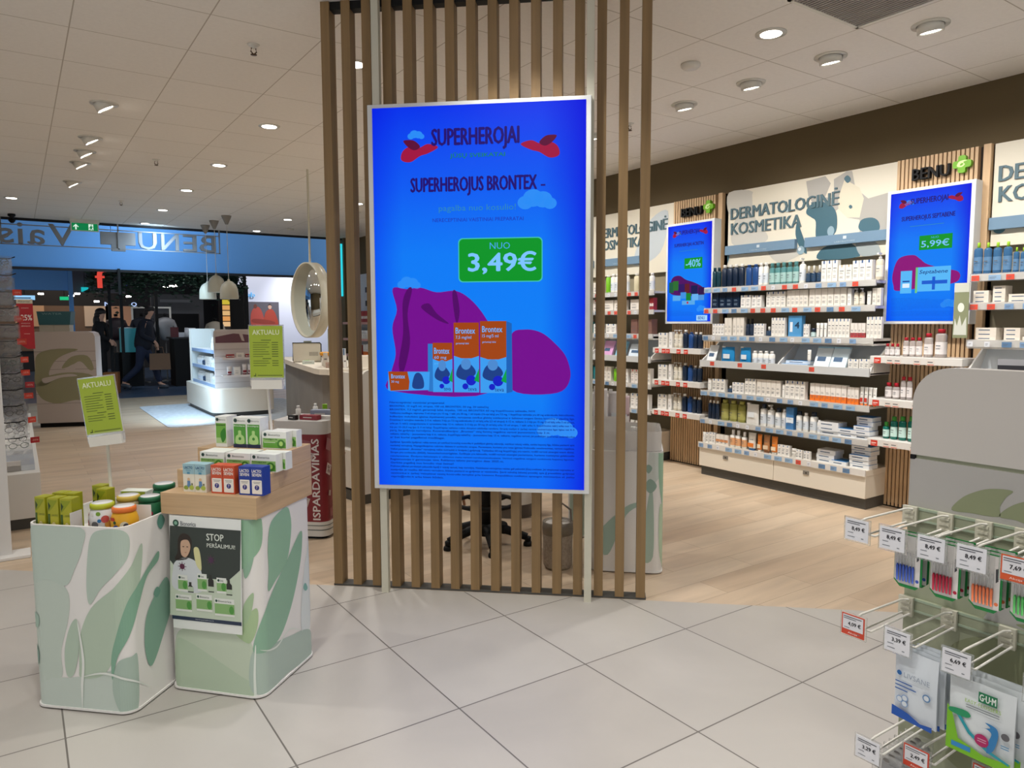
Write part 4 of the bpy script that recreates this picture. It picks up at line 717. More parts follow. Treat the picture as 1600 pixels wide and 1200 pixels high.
def lcd(label, y0, title, price, kind):
    t = thing('wall_screen', label, 'digital screen', (5.4, y0, 0), -90); z0, z1, w = 1.38, 2.34, .59
    MB().box(0, w, -.1, -.0, z0, z1, 'screen bezel').build('bezel', t, bevel=.003); MB().rect(.025, w-.025, z0+.022, z1-.022, -.1015, 'screen blue').build('screen', t)
    y = -.1025; b = MB(); cloud(b, .16, 2.24, .07, y); cloud(b, .46, 1.52, .12, y); capes(b, .3, 2.21, .38, y)
    b.text('SUPERHEROJAI', .17, .42, 2.215, 2.265, y-.0006, '@200a70', bold=.025).text(title, .11, .47, 2.105, 2.145, y-.0006, '@200a70', bold=.025).rect(.17, .4, 2.07, 2.074, y, '@2f86b8')
    b.rect(.24, .46, 1.9, 2.0, y, '@079428')
    if kind == 'sept': b.text('NUO', .32, .37, 1.975, 1.99, y-.0006, '@48a8e8').text(price, .255, .44, 1.912, 1.965, y-.0006, '@7cc4ff', bold=.02)
    else: b.text(price, .26, .44, 1.915, 1.985, y-.0006, '@7cc4ff', bold=.02)
    if kind == 'sept':
        b.rect(.027, w-.027, 1.86, 1.96, y+.0006, '@0424a8') if False else None
        b.poly(cr([(.07, 1.66), (.06, 1.74), (.1, 1.85), (.2, 1.87), (.25, 1.84), (.3, 1.8), (.42, 1.76), (.5, 1.74), (.52, 1.7), (.48, 1.66), (.3, 1.64), (.1, 1.62)]), y, '@8c1078')
        b.rect(.12, .2, 1.6, 1.76, y-.0004, '@58b8f8').rect(.135, .185, 1.68, 1.69, y-.0006, '@2050a0').rect(.135, .185, 1.64, 1.67, y-.0006, '@e0f0ff').rect(.23, .46, 1.61, 1.78, y-.0004, '@58b8f8').rect(.225, .24, 1.6, 1.78, y-.0006, '@70c880')
        b.text('Septabene', .25, .44, 1.725, 1.76, y-.0008, '@102878', bold=.01, shear=.2).rect(.34, .36, 1.62, 1.71, y-.0006, '@1c5cd0').rect(.27, .44, 1.66, 1.685, y-.0006, '@1c5cd0')
    else:
        b.poly(cr([(.06, 1.72), (.09, 1.82), (.18, 1.84), (.26, 1.8), (.36, 1.77), (.47, 1.72), (.5, 1.66), (.4, 1.64), (.1, 1.66)]), y, '@500a60')
        for i, (px_, pz, pw, ph, c_) in enumerate([(.05, 1.68, .06, .1, '@1c5c40'), (.1, 1.7, .07, .09, '@2c6c30'), (.17, 1.68, .08, .08, '@301060'), (.25, 1.66, .06, .1, '@601828'), (.33, 1.66, .08, .08, '@181850'), (.42, 1.64, .07, .08, '@301048'), (.1, 1.6, .1, .05, '@58a8e8'), (.2, 1.62, .07, .06, '@4090e0'), (.27, 1.6, .06, .07, '@108030'), (.34, 1.6, .08, .06, '@68b0f0'), (.42, 1.6, .07, .05, '@5090d8'), (.22, 1.56, .16, .04, '@58a8e8'), (.28, 1.57, .02, .02, '@c01030')]): b.rect(px_, px_+pw, pz, pz+ph, y-.0003-i*.0002, c_)
        b.rect(.4, .53, 1.41, 1.46, y, '@a8d8ff').text('BENU', .42, .5, 1.42, 1.45, y-.0004, '@1850b0', bold=.02)
    b.build('advert', t); b = MB()
    for i, s in enumerate(LINES[:17]):
        if s and kind == 'sept': b.text(s, .06, .06+min(.46, .0038*len(s)+.02), 1.562-i*.0078, 1.5665-i*.0078, y-.0006, '@0a3cc0')
        elif s and i < 6: b.text(s, .06, .06+min(.3, .0038*len(s)+.02), 1.5-i*.009, 1.505-i*.009, y-.0006, '@0a3cc0')
    b.build('advert_small_print', t)
lcd('upright wall screen on the left column advertising minus 40 percent', 5.06, 'SUPERHEROJAI ACRETIN', '-40%', 'pct')
lcd('upright wall screen on the right column advertising throat tablets at 5,99€', 2.88, 'SUPERHEROJUS SEPTABENE', '5,99€', 'sept')
# sign boards
SB = {
's_grey1': [(-3.284,2.591),(-3.389,2.526),(-3.383,2.376),(-3.533,2.413),(-3.588,2.318),(-3.452,2.233),(-3.343,2.287),(-3.269,2.212),(-3.163,2.183),(-3.157,2.036),(-2.925,2.046),(-2.93,2.36),(-3.101,2.336),(-3.208,2.432),(-3.239,2.567)],
's_teal1': [(-3.608,2.338),(-3.532,2.371),(-3.456,2.352),(-3.38,2.3),(-3.349,2.204),(-3.372,2.09),(-3.521,2.07),(-3.536,2.209),(-3.575,2.248),(-3.625,2.288)],
's_grey2': [(-3.635,2.548),(-3.464,2.563),(-3.415,2.497),(-3.458,2.403),(-3.53,2.311),(-3.611,2.424)],
's_teal2': [(-3.169,2.119),(-3.146,2.181),(-3.062,2.187),(-3.011,2.15),(-3.008,2.086),(-3.108,2.08)],
's_leaf': [(-3.706,2.228),(-3.719,2.124),(-3.675,2.014),(-3.61,1.957),(-3.627,2.045),(-3.67,2.154)],
's_teal3': [(-3.496,1.896),(-3.48,1.981),(-3.369,2.014),(-3.226,2.009),(-3.151,1.872)],
's_dot1': [(-3.275,2.537),(-3.302,2.516),(-3.272,2.478),(-3.245,2.503)],
's_dot2': [(-3.241,2.307),(-3.255,2.294),(-3.24,2.276),(-3.225,2.29)],
's_pale1': [(-4.18,2.542),(-4.335,2.337),(-4.376,2.112),(-4.165,2.056),(-3.99,2.114),(-4.059,2.231),(-4.151,2.353)],
's_pale2': [(-4.437,2.579),(-4.444,2.388),(-4.313,2.391),(-4.157,2.539)],
's_pale3': [(-3.986,2.004),(-3.882,2.068),(-3.715,2.018),(-3.693,1.945),(-3.876,1.905)],
's_cream': [(-3.347,2.371),(-3.298,2.512),(-3.173,2.427),(-3.135,2.341),(-3.164,2.199),(-3.269,2.212),(-3.343,2.287)],
's_tealL': [(-4.435,2.079),(-4.397,1.998),(-4.424,1.923),(-4.443,1.924)],
's_pearl': [(-3.175,2.038),(-3.038,2.009),(-2.985,1.924),(-3.033,1.88),(-3.135,1.904),(-3.181,1.973)],
}
def signboard(label, y0, y1, art, txt=True, shift=0):
    w = y0-y1; t = thing('category_board', label, 'sign board', (5.5, y0, 0), -90)
    MB().box(0, w, -.07, -.03, 1.9, 2.572, 'cream board').build('board', t); y = -.0715; b = MB()
    cols = {'s_gre': '#a9a69f', 's_pal': '#c2bfb6', 's_tea': '#3f6472', 's_lea': '#3f6472', 's_dot': '#3f6472', 's_cre': '#d5ceb8', 's_pea': '#9aa3a4'}
    if art:
        for i, (kk, p) in enumerate(sorted(SB.items(), key=lambda q: ['s_pal', 's_gre', 's_cre', 's_tea', 's_lea', 's_dot', 's_pea'].index(q[0][:5]))):
            q = [(max(.002, min(w-.002, u+4.42)), max(1.902, min(2.57, z))) for u, z in p]; b.poly(cr(q, 4) if 'pale' in kk or 'teal' in kk or 'dot' in kk or 'leaf' in kk or 'pearl' in kk else q, y-.0002*i, cols[kk[:5]])
        b.ell(w-.92, 2.34, .02, .02, y-.003, '#9fb4bc').ell(w-.78, 1.99, .035, .035, y-.003, '#8fa8b4').ell(w-.79, 2.0, .014, .014, y-.0034, '#d8e0e4'); b.ell(1.02, 2.12, .03, .04, y-.003, '#8fa8b4')
    else: b.poly(cr([(.2, 2.0), (.3, 2.3), (.5, 2.5), (.55, 2.3), (.4, 2.0)]), y, '#c9c6bd').ell(.05, 2.02, .04, .04, y-.0004, '#4f7d8c').poly(cr([(w*.7, 2.0), (w*.8, 2.4), (w*.95, 2.5), (w*.9, 2.1)]), y, '#bcc4c8')
    b.build('botanical_print', t)
    b = MB(); b.text('DERMATOLOGINĖ', .035+shift, 1.082+shift, 2.32, 2.458, y-.008, '#4b6670', bold=.035, thick=.006).text('KOSMETIKA', .04+shift, .752+shift, 2.185, 2.288, y-.008, '#4b6670', bold=.035, thick=.006); b.build('lettering', t)
    for a, bb in ((.0, .72), (.81, min(1.52, w-.02))):
        s = MB().box(a, bb, -.11, -.07, 2.005, 2.085, 'strip blue').build('brand_strip', t, bevel=.002)
        MB().text('LABORATOIRE', a+(bb-a)*.38, a+(bb-a)*.62, 2.02, 2.032, -.1115, '#a8b8c4').rect(a+(bb-a)*.48, a+(bb-a)*.52, 2.045, 2.068, -.1115, '#c8d2d8').build('lettering', s)
    return t
signboard('cream DERMATOLOGINĖ KOSMETIKA board with teal plants between the two screens', 4.42, 2.885, True)
signboard('cream DERMATOLOGINĖ KOSMETIKA board above the left bay behind the battens', 7.0, 5.07, False, shift=.75)
signboard('cream board at the right edge, only DE of its lettering in view', 2.24, .7, False)
# ================================================================ goods on the green bins
def at(b, u, s):                    # point on a bin: u along the front from its right corner (negative = left), s to the back
    (x, y_), a = b; a = R(a); return (x+u*math.cos(a)-s*math.sin(a), y_+u*math.sin(a)+s*math.cos(a))
LB, RBN = ((.274, 2.824), -44), ((.689, 2.666), -48)
for i, (u, s, lb) in enumerate([(-.366, .04, 'at the left front corner'), (-.305, .032, 'second along the front'), (-.25, .03, 'third along the front, beside the white jar'), (-.35, .105, 'second row, left'), (-.298, .1, 'second row, middle'), (-.232, .185, 'behind the white jar'), (-.29, .235, 'at the back')]):
    b = MB().box(-.022, .022, 0, .044, 0, .168, '#a9a824').rect(-.02, .02, .008, .1, -.0006, '#bcb62e').ell(.004, .045, .012, .025, -.0012, '#d8c050').ell(.002, .07, .008, .01, -.0018, '#e8dca0').poly([(-.012, .02), (.0, .04), (.016, .02), (.012, .012), (-.01, .012)], -.0016, '#d89a2c')
    b.rect(-.02, -.012, .01, .11, -.0014, '#3c5c1c').poly([(-.018, .115), (0, .135), (.02, .16), (-.018, .162)], -.0008, '#8c9818').poly([(-.018, .12), (-.008, .14), (-.018, .155)], -.0014, '#2c4418').text('VAISTAŽOLĖ', -.004, .02, .103, .11, -.0014, '#34481c')
    b.add([(.0226, .002, 0), (.0226, .042, 0), (.0226, .042, .165), (.0226, .002, .165)], [(0, 1, 2, 3)], '#93961c').add([(-.018, .004, .1686), (.018, .004, .1686), (.01, .04, .1686), (-.01, .04, .1686)], [(0, 1, 2, 3)], '#9a9c28')
    tag(b.build('carton', None, (*at(LB, u, s), .611), -44+(i*7 % 5-2)*2), 'yellow-green syrup carton in the left bin, '+lb, 'box', 'yellow-green cartons in the left bin')
def candy_jar(u, s, z, rz, lid, wrapc, lb, dots, sc=1, z2=0):
    t = thing('sweets_jar', lb, 'jar', (*at(LB, u, s), z), rz, None); b = MB()
    pr = [(.030, 0), (.042, .008), (.047, .03), (.047, .055), (.040, .078), (.036, .086)]
    b.lathe([(r_*sc, h_*sc) for r_, h_ in pr], wrapc, n=24); b.build('glass', t)
    b = MB(); b.lathe([(.037*sc, .084*sc), (.041*sc, .086*sc), (.041*sc, .1*sc), (.037*sc, .104*sc)], lid, n=24); b.lathe([(.0, .1052*sc), (.034*sc, .1052*sc), (.035*sc, .104*sc)], 'foil white', n=24); b.build('lid', t)
    b = MB()
    def dec(a, z_, r_, c, k=14, rr=.0478):
        n = k; vs = []
        for i in range(n):
            g = 2*math.pi*i/n; aa = a+r_*math.cos(g)/rr; vs.append((rr*sc*math.sin(aa), -rr*sc*math.cos(aa), (z_+r_*math.sin(g))*sc))
        b.add(vs, [tuple(range(n))], c)
    for a, z_, r_, c, rr in dots: dec(R(a), z_, r_, c, rr=rr)
    b.build('label_print', t); return t
candy_jar(-.172, .115, .645, -44, '#b4bc2c', 'foil white', 'wrapped white sweets jar with lime lid at the front of the left bin', [(-45, .035, .013, '#a01828', .048), (-48, .066, .009, '#b02838', .0455), (5, .03, .013, '#5c5c60', .048), (25, .045, .007, '#2870a8', .0482), (48, .05, .014, '#c0504c', .048), (62, .03, .014, '#c8903c', .048), (20, .07, .008, '#78a030', .0445), (-10, .066, .006, '#e8e4dc', .0455)])
candy_jar(-.07, .10, .64, -44, '#e0742c', '#d8a01c', 'wrapped yellow sweets jar with orange lid at the front right of the left bin', [(-60, .035, .018, '#7c1c14', .048), (0, .03, .013, '#24409c', .0482), (-30, .062, .008, '#b8321c', .0465), (-15, .062, .008, '#b8321c', .0465), (35, .04, .015, '#d8d0b8', .048), (42, .04, .009, '#3c3c44', .0484), (60, .03, .013, '#b04c20', .048), (-5, .052, .006, '#204c2c', .0482)])
candy_jar(-.14, .215, .65, -44, '#c8ac4c', '#c8b890', 'sweets jar with gold lid behind the two front jars in the left bin', [(-40, .05, .012, '#3c5c20', .048), (20, .05, .012, '#a85c30', .048)])
candy_jar(-.063, .235, .645, -44, '#14603c', '#14603c', 'dark green sweets jar in front at the right of the left bin', [(0, .05, .014, '#202c70', .048), (35, .045, .009, '#a82448', .0482), (25, .02, .013, '#c8602c', .047), (-30, .05, .013, '#e0dcd0', .048)])
candy_jar(-.075, .338, .67, -44, '#14603c', '#14603c', 'dark green sweets jar behind the other green jar in the left bin', [(0, .05, .014, '#a82448', .048)])
tag(MB().box(-.055, .055, 0, .05, 0, .13, '#dfe4d8').rect(-.05, .05, .09, .128, -.0008, '#a8b83c').rect(-.045, .03, .07, .08, -.0008, '#3c4c70').rect(-.03, .03, .1, .112, -.0014, '#5c4c8c').build('carton', None, (*at(LB, -.2, .32), .611), -40), 'white and green lozenge carton at the back of the left bin', 'box')
tag(MB().box(-.028, .028, 0, .002, 0, .12, 'frosted').build('divider_card', None, (*at(LB, -.222, .045), .611), 46), 'white divider card between the cartons and the white jar', 'divider')
tag(MB().box(-.045, .045, 0, .002, 0, .12, 'white print').build('divider_card', None, (*at(LB, -.058, .165), .611), -38), 'white divider card in front of the green jars', 'divider')
def promo_sign(label, loc, rz, lean, plate_z, pole, w=.138, h=.215):
    t = thing('price_list_sign', label, 'sign', loc, rz); x0, z0 = lean; pz = plate_z
    MB().tube([(0, 0, 0), (x0, 0, pz)], .006, 'white metal').build('pole', t)
    sh = Matrix.Translation((x0, 0, pz)) @ Matrix.Rotation(R(z0), 4, 'Y')
    b = MB(); b.xf = sh; b.box(-w*.46, w*.46, -.012, .012, -.002, .036, 'white metal').box(-w*.5, w*.5, -.008, .008, .036, .044, 'clear plastic'); b.build('clip', t)
    b = MB(); b.xf = sh; b.box(-w/2-.004, w/2+.004, -.001, .002, .01, h+.05, 'clear plastic'); b.build('clear_holder', t)
    b = MB(); b.xf = sh; z1 = .045; b.box(-w/2, w/2, -.0035, -.0015, z1, z1+h, '#9fb430'); y = -.0042
    b.text('AKTUALU', -w*.4, w*.4, z1+h-.036, z1+h-.016, y, '#e6ecc8', bold=.015)
    b.rect(-w*.15, w*.15, z1+h-.06, z1+h-.0575, y, '#4c5c14')
    for i in range(11):
        z = z1+h-.07-i*.0095
        if i == 7: b.rect(-w*.12, w*.14, z, z+.0025, y, '#4c5c14'); continue
        ln = [.5, .44, .5, .38, .47, .5, .3, 0, .46, .5, .4][i]; b.rect(-w*.4, -w*.4+w*ln, z, z+.0022, y, '#5c6c1c').rect(w*.17, w*.36, z, z+.003, y, '#55651a')
    b.rect(-w*.28, w*.46, z1+.008, z1+.012, y, '#6c7c24').rect(-w*.46, w*.46, z1+.002, z1+.0035, y, '#d8e0b0').poly([(-w*.4, z1+.006), (-w*.33, z1+.006), (-w*.33, z1+.018), (-w*.35, z1+.018), (-w*.35, z1+.01), (-w*.4, z1+.01)], y, '#3c4c14'); b.build('price_list', t)
    return t
promo_sign('green AKTUALU price list on a leaning white pole standing in the left bin', (*at(LB, -.225, .235), .611), -34.4, (-.008, -7), .944-.611, 0)
promo_sign('green AKTUALU price list on an upright white pole on the stepped riser', (*at(RBN, -.165, .385), .906), -34.4, (-.012, 0), 1.135-.906, 0)
# lacto cartons and remedy cartons on the riser
def lacto(u, top, body, sub, lb, kind):
    b = MB().box(-.0245, .0245, 0, .05, 0, .106, body).rect(-.0243, .0243, .068, .106, -.0004, top)
    for sx_ in (-1, 1): b.add([(sx_*.0248, 0, .068), (sx_*.0248, .05, .068), (sx_*.0248, .05, .106), (sx_*.0248, 0, .106)], [(0, 1, 2, 3) if sx_ > 0 else (3, 2, 1, 0)], top)
    b.add([(-.0245, 0, .1064), (.0245, 0, .1064), (.0245, .05, .1064), (-.0245, .05, .1064)], [(0, 1, 2, 3)], top); y = -.001
    if kind == 'kid':
        b.text('LACTO', -.018, .018, .088, .098, y, '#2c5c84', bold=.03).text('SEVEN', -.01, .01, .079, .085, y, '#4c8ca8').rect(-.006, .006, .068, .076, y, '#4c8ca8')
        b.ell(.0, .048, .006, .006, y, '#d8b48c', 10).poly([(-.006, .042), (.006, .042), (.007, .03), (.012, .018), (-.01, .018), (-.006, .03)], y-.0003, '#5c84b0').ell(-.012, .016, .01, .008, y-.0006, '#8ca03c', 12).ell(.012, .017, .01, .009, y-.0006, '#a8b848', 12).ell(.014, .03, .004, .004, y, '#6c6c48', 8)
    else:
        b.text('LACTO', -.019, .019, .086, .097, y, '#e8e4dc', bold=.04).text('SEVEN', -.019, .019, .072, .083, y, '#e8e4dc', bold=.04)
        b.poly(rrect(-.0205, .0205, .006, .058, .003, 3), y+.0002, '#e6e0d6').rect(-.015, .015, .05, .0515, y, DARK).rect(-.013, .012, .045, .0465, y, DARK).ell(0, .03, .0095, .0095, y, '#2c2c7c').text('7', -.003, .003, .025, .036, y-.0005, '#e6e0d6')
    tag(b.build('probiotic_carton', None, (*at(RBN, u, .03), .7725), -48), lb, 'box')
lacto(-.301, '#98bcc4', '#e2ddcc', '', 'left of two pale blue children\'s LACTO cartons on the lowest step', 'kid'); lacto(-.2505, '#98bcc4', '#e2ddcc', '', 'right of two pale blue children\'s LACTO cartons on the lowest step', 'kid')
lacto(-.18, '#c8502e', '#c8502e', '', 'left of two orange LACTO SEVEN cartons on the lowest step', 'a'); lacto(-.1295, '#c8502e', '#c8502e', '', 'right of two orange LACTO SEVEN cartons on the lowest step', 'a')
lacto(-.062, '#1c3a94', '#1c3a94', '', 'left of two blue LACTO SEVEN cartons on the lowest step', 'a'); lacto(-.0115, '#1c3a94', '#1c3a94', '', 'right of two blue LACTO SEVEN cartons on the lowest step', 'a')
def remedy(u, s, z, w, h, d, nm, lb, style='wide', rz=-48):
    b = MB().box(-w/2, w/2, 0, d, 0, h, '#e2e4de'); y = -.0006
    if style == 'wide':
        b.rect(-w/2+.003, w/2-.003, .004, h*.62, y, '#5c9c34').rect(-w/2+.003, w/2-.003, h*.4, h*.62, y-.0002, '#8cb868').ell(w*.28, h*.3, w*.16, h*.26, y-.0005, '#3c7c24').ell(w*.28, h*.32, w*.08, h*.14, y-.0008, '#a8d070')
        b.ell(-w*.37, h*.83, h*.1, h*.1, y-.0005, '#1c3c34').text('Bionorica', -w*.24, w*.24, h*.76, h*.88, y-.0005, '#3c4448').text(nm, -w*.44, w*.12, h*.5, h*.6, y-.0008, '#1c4c1c', bold=.02).rect(-w*.42, w*.05, h*.36, h*.39, y-.0008, '#d8e4c8')
    else:
        b.rect(-w/2+.003, w/2-.003, h*.12, h*.78, y, '#6ca83c' if style == 'tall' else '#4c9430').ell(-w*.3, h*.9, w*.13, w*.13, y-.0005, '#1c3c34').text('Bionorica', -w*.12, w*.42, h*.87, h*.92, y-.0005, '#3c4448').text(nm, -w*.4, w*.4, h*.69, h*.75, y-.0008, '#e8eee0' if style != 'tall' else '#1c4c1c', bold=.02)
        if style == 'tall': b.poly(cr([(-w*.05, h*.45), (w*.35, h*.62), (w*.4, h*.3), (w*.1, h*.15)]), y-.0005, '#2c7c1c').rect(-w/2+.003, w/2-.003, h*.12, h*.3, y-.0003, '#a8c888')
        else: b.poly(cr([(-w*.1, h*.56), (w*.1, h*.56), (w*.12, h*.44), (w*.3, h*.36), (w*.3, h*.14), (-w*.3, h*.14), (-w*.3, h*.36), (-w*.12, h*.44)]), y-.0005, '#a8cc80').ell(.0, h*.3, w*.1, w*.1, y-.0008, '#2c7c1c').rect(-w/2, w/2, 0, h*.12, y, '#1c2448')
    tag(b.build('remedy_carton', None, (*at(RBN, u, s), z), rz), lb, 'box')
remedy(-.262, .118, .8425, .106, .068, .09, 'Sinupret', 'left white and green remedy carton on the middle step'); remedy(-.147, .118, .8425, .106, .068, .09, 'Canephron', 'middle white and green remedy carton on the middle step')
remedy(-.038, .118, .8425, .108, .068, .045, 'Imupret', 'front right white and green remedy carton on the middle step'); remedy(-.026, .166, .8425, .108, .068, .045, 'Imupret', 'rear right remedy carton, just behind the front right one on the middle step')
remedy(-.312, .25, .9065, .052, .124, .07, 'Bronchipret', 'tall single green-faced remedy carton at the left of the top step', 'tall'); remedy(-.226, .25, .9065, .061, .122, .06, 'Bronchipret', 'left of two tall figure-printed remedy cartons on the top step', 'fig')
remedy(-.164, .25, .9065, .061, .122, .06, 'Bronchipret', 'right of two tall figure-printed remedy cartons on the top step', 'fig')
remedy(-.072, .25, .9065, .108, .069, .045, 'Tonsilgon N', 'front low wide remedy carton at the right of the top step'); remedy(-.055, .298, .9065, .108, .069, .04, 'Tonsilgon N', 'rear low wide remedy carton at the right of the top step')
# ================================================================ hook gondola in the right foreground
GD = thing('hook_gondola', 'grey and sage free-standing gondola with hooks in the right foreground', 'display stand', (1.9, .945, 0), -90)
GW = 1.5
b = MB(); o = [(0, 1.065), (GW, 1.065), (GW, 1.292)]+[(.09-.09*math.sin(R(a)), 1.202+.09*math.cos(R(a))) for a in range(0, 91, 10)]; b.poly(o, 0, 'gondola grey', thick=.05); b.build('header_panel', GD)
MB().box(0, GW, .006, .044, 1.055, 1.065, 'sage').box(.0, .012, -.001, .02, 1.053, 1.064, 'black plastic').build('header_groove', GD)
b = MB().box(0, GW, 0, .05, .93, 1.055, '#aaa7a3'); b.build('leaf_panel', GD)
GL = {
'g_leaf1': [(-.839,.94),(-.821,.97),(-.793,.992),(-.755,1.009),(-.708,1.013),(-.721,.995),(-.733,.969),(-.735,.945),(-.798,.941)],
'g_leaf2': [(-.733,.946),(-.716,.971),(-.684,.992),(-.635,1.008),(-.631,.928),(-.695,.945)],
'g_leaf3': [(-.814,.608),(-.783,.636),(-.723,.658),(-.699,.655),(-.697,.615),(-.782,.606)],
'g_grey': [(-.753,.711),(-.671,.712),(-.668,.663),(-.708,.662),(-.752,.694)],
}
y = -.0008; b = MB()
for kk in ('g_leaf1', 'g_leaf2'): b.poly(cr([(max(.002, min(GW-.01, u+.945)), max(.933, min(1.052, z))) for u, z in GL[kk]], 4), y, 'sage dark')
b.build('leaf_print', GD)
for i, (za, zb) in enumerate([(.69, .895), (.41, .655), (.13, .375)]):
    p = MB().box(0, GW, 0, .05, za, zb, 'sage').build('panel', GD)
    b = MB()
    if i == 0: b.poly([(.19, .69), (.2, .71), (.235, .735), (GW, .735), (GW, .69)], -.0008, '#aaa7a3').poly(cr([(.26, .7), (.33, .712), (.4, .69), (.3, .692)]), -.0014, 'sage dark')
    else: b.poly(cr([(.12, zb-.07), (.17, zb-.02), (.25, zb-.004), (.32, zb-.02), (.3, zb-.1), (.2, zb-.1)]), -.0008, 'sage dark').poly([(.24, za), (.3, za+.1), (.5, zb), (GW, zb), (GW, za)], -.0006, '#aaa7a3')
    b.build('leaf_print', GD)
for zr in (.912, .672, .392):
    MB().box(0, GW, -.008, .05, zr-.017, zr+.018, 'sage').box(0, GW, -.010, -.008, zr+.012, zr+.018, 'display green').box(0, GW, -.010, -.008, zr-.017, zr-.012, 'display green').build('hook_rail', GD)
MB().box(0, GW, -.35, .05, .03, .13, 'gondola grey').build('base', GD); MB().box(.02, GW-.02, -.33, .04, 0, .03, 'black plastic').build('plinth', GD)
def hook(x, zr, L=.235, empty=False, rim=None, price='8,49 €', lb='', lz=0, lx=-.014):
    t = thing('display_hook', lb, 'hook', (1.9, .945-x, zr), -90)
    MB().box(-.018, .018, -.02, -.011, -.03, .02, 'cream metal').box(-.012, .012, -.024, -.02, -.01, -.004, 'cream metal').box(-.012, .012, -.024, -.02, .004, .01, 'cream metal').box(-.012, .012, -.024, -.02, -.024, -.018, 'cream metal').build('bracket', t)
    MB().tube([(.008, -.015, .014), (0, -.04, .017), (lx*.5, -L+.02, .017), (lx*.5, -L, .014)], .0028, 'white metal').build('label_arm', t)
    MB().tube([(-.006, -.015, -.022), (-.006, -L+.03, -.024), (.012, -L+.03, -.024), (.012, -.015, -.022)], .0026, 'white metal').build('prong', t)
    lbm = MB().box(lx-.033, lx+.033, -L-.004, -L, -.04, .02, 'clear plastic').box(lx-.029, lx+.029, -L-.0052, -L-.004, -.036, .017, rim or '#dcdde2'); y = -L-.0058
    if rim: lbm.rect(lx-.026, lx+.026, -.022, .0145, y, '#d8d8dc'); y -= .0004
    lbm.rect(lx-.024, lx+.022, .009, .011, y, '#4c5058').rect(lx-.024, lx+.008, .0045, .0062, y, '#4c5058').rect(lx-.022, lx-.008, -.018, -.0165, y, '#6c7078').rect(lx+.012, lx+.018, -.029, -.027, y, '#6c7078')
    if not rim: lbm.rect(lx-.022, lx-.004, -.028, -.0265, y, '#6c7078')
    lbm.text(price, lx-.012, lx+.02, -.012, -.001, y, '#1c1c24', bold=.03)
    if rim: lbm.text('Akcija', lx-.012, lx+.012, -.033, -.027, y, '#f0e0d8')
    lbm.build('price_label', t); return t
H1 = [(.014, '8,49 €', None, 'empty white display hook at the left end of the top hook row'), (.10, '8,49 €', None, 'white display hook holding the blue brush packs'), (.187, '8,49 €', None, 'white display hook holding the red brush packs'), (.27, '8,49 €', None, 'white display hook holding the orange brush packs'), (.355, '7,69 €', '#d0562a', 'display hook with orange label holding the green brush packs')]
for x, p, rim, lb in H1: hook(x, .912, price=p, rim=rim, lb=lb)
hook(.014, .672, price='4,09 €', rim='#c8442a', lb='empty display hook with red-rimmed label at the left of the middle row'); hook(.12, .672, price='3,39 €', lb='white display hook holding the white and blue pouches', lx=-.012); hook(.249, .672, price='6,69 €', lb='white display hook holding the green bottomed pouches', lx=-.012); hook(.41, .672, price='5,29 €', lb='display hook at the right edge of the middle row')
hook(.07, .392, price='3,29 €', lb='display hook holding the row of clear blister cards', lx=-.008, L=.26); hook(.16, .392, price='2,49 €', rim='#c8442a', lb='display hook with red-rimmed label in the bottom row', L=.2); hook(.29, .392, price='3,99 €', rim='#c8442a', lb='display hook over the navy pack at the bottom edge', L=.15)
def brushpack(x, yy, zt, hc, lb, grp):
    t = thing('interdental_brush_pack', lb, 'brush pack', (1.9+yy, .945-x, zt), -90, grp); w, h = .064, .128
    o = [(-w/2, 0), (-w/2, -h+.014), (-w/2+.014, -h), (w/2-.014, -h), (w/2, -h+.014), (w/2, 0)]
    MB().poly(o[::-1], 0, '#14803c', thick=.002).build('backing_card', t)
    b = MB().poly([(-w/2+.001, -.002), (-w/2+.001, -h+.018), (-w/2+.012, -h+.008), (w/2-.004, -h+.008), (w/2-.004, -.002)][::-1], -.001, '#c6c4c0').rect(w/2-.015, w/2-.004, -h+.01, -.004, -.0016, '#d8d4d0').poly([(w/2-.013, -.03), (w/2-.008, -.028), (w/2-.007, -.055), (w/2-.012, -.06)], -.002, '#3c3c40').ell(w/2-.0095, -h+.022, .004, .004, -.002, hc, 10)
    b.poly([(-w/2+.004, -.034), (-w/2+.008, -.026), (-w/2+.014, -.03), (-w/2+.013, -.034)], -.002, '#1c2420').text('TRAV-LER', -w/2+.003, -w/2+.02, -.042, -.038, -.002, '#1c7040'); b.build('printed_card', t)
    for i in range(6):
        xx = -w/2+.010+i*.0072; MB().tube([(xx, -.005, -h+.016), (xx, -.0055, -.078), (xx, -.005, -.072)], [.0022, .003, .002], hc, 6).tube([(xx, -.005, -.072), (xx, -.005, -.04)], [.0026, .0018], 'clear plastic', 6).build('brush', t)
    return t
for x, c, n, nm in [(.108, '#3c58b0', 2, 'blue'), (.19, '#b01c3c', 3, 'red'), (.272, '#e0784c', 3, 'orange'), (.352, '#58b860', 2, 'green')]:
    for i in range(n): brushpack(x+.002*i, -.205+.028*i, .912, c, '%s interdental brush pack hanging %s on its hook' % (nm, ['front', 'second', 'third'][i]), 'interdental brush packs on the gondola')
tag(MB().box(-.04, .04, 0, .03, -.11, .0, '#1c2c84').rect(-.036, .03, -.03, -.01, -.001, '#2c8c9c').build('hanging_pack', None, (1.72, .945-.43, .875), -90), 'navy boxed pack at the right edge beside the green brush packs', 'pack')
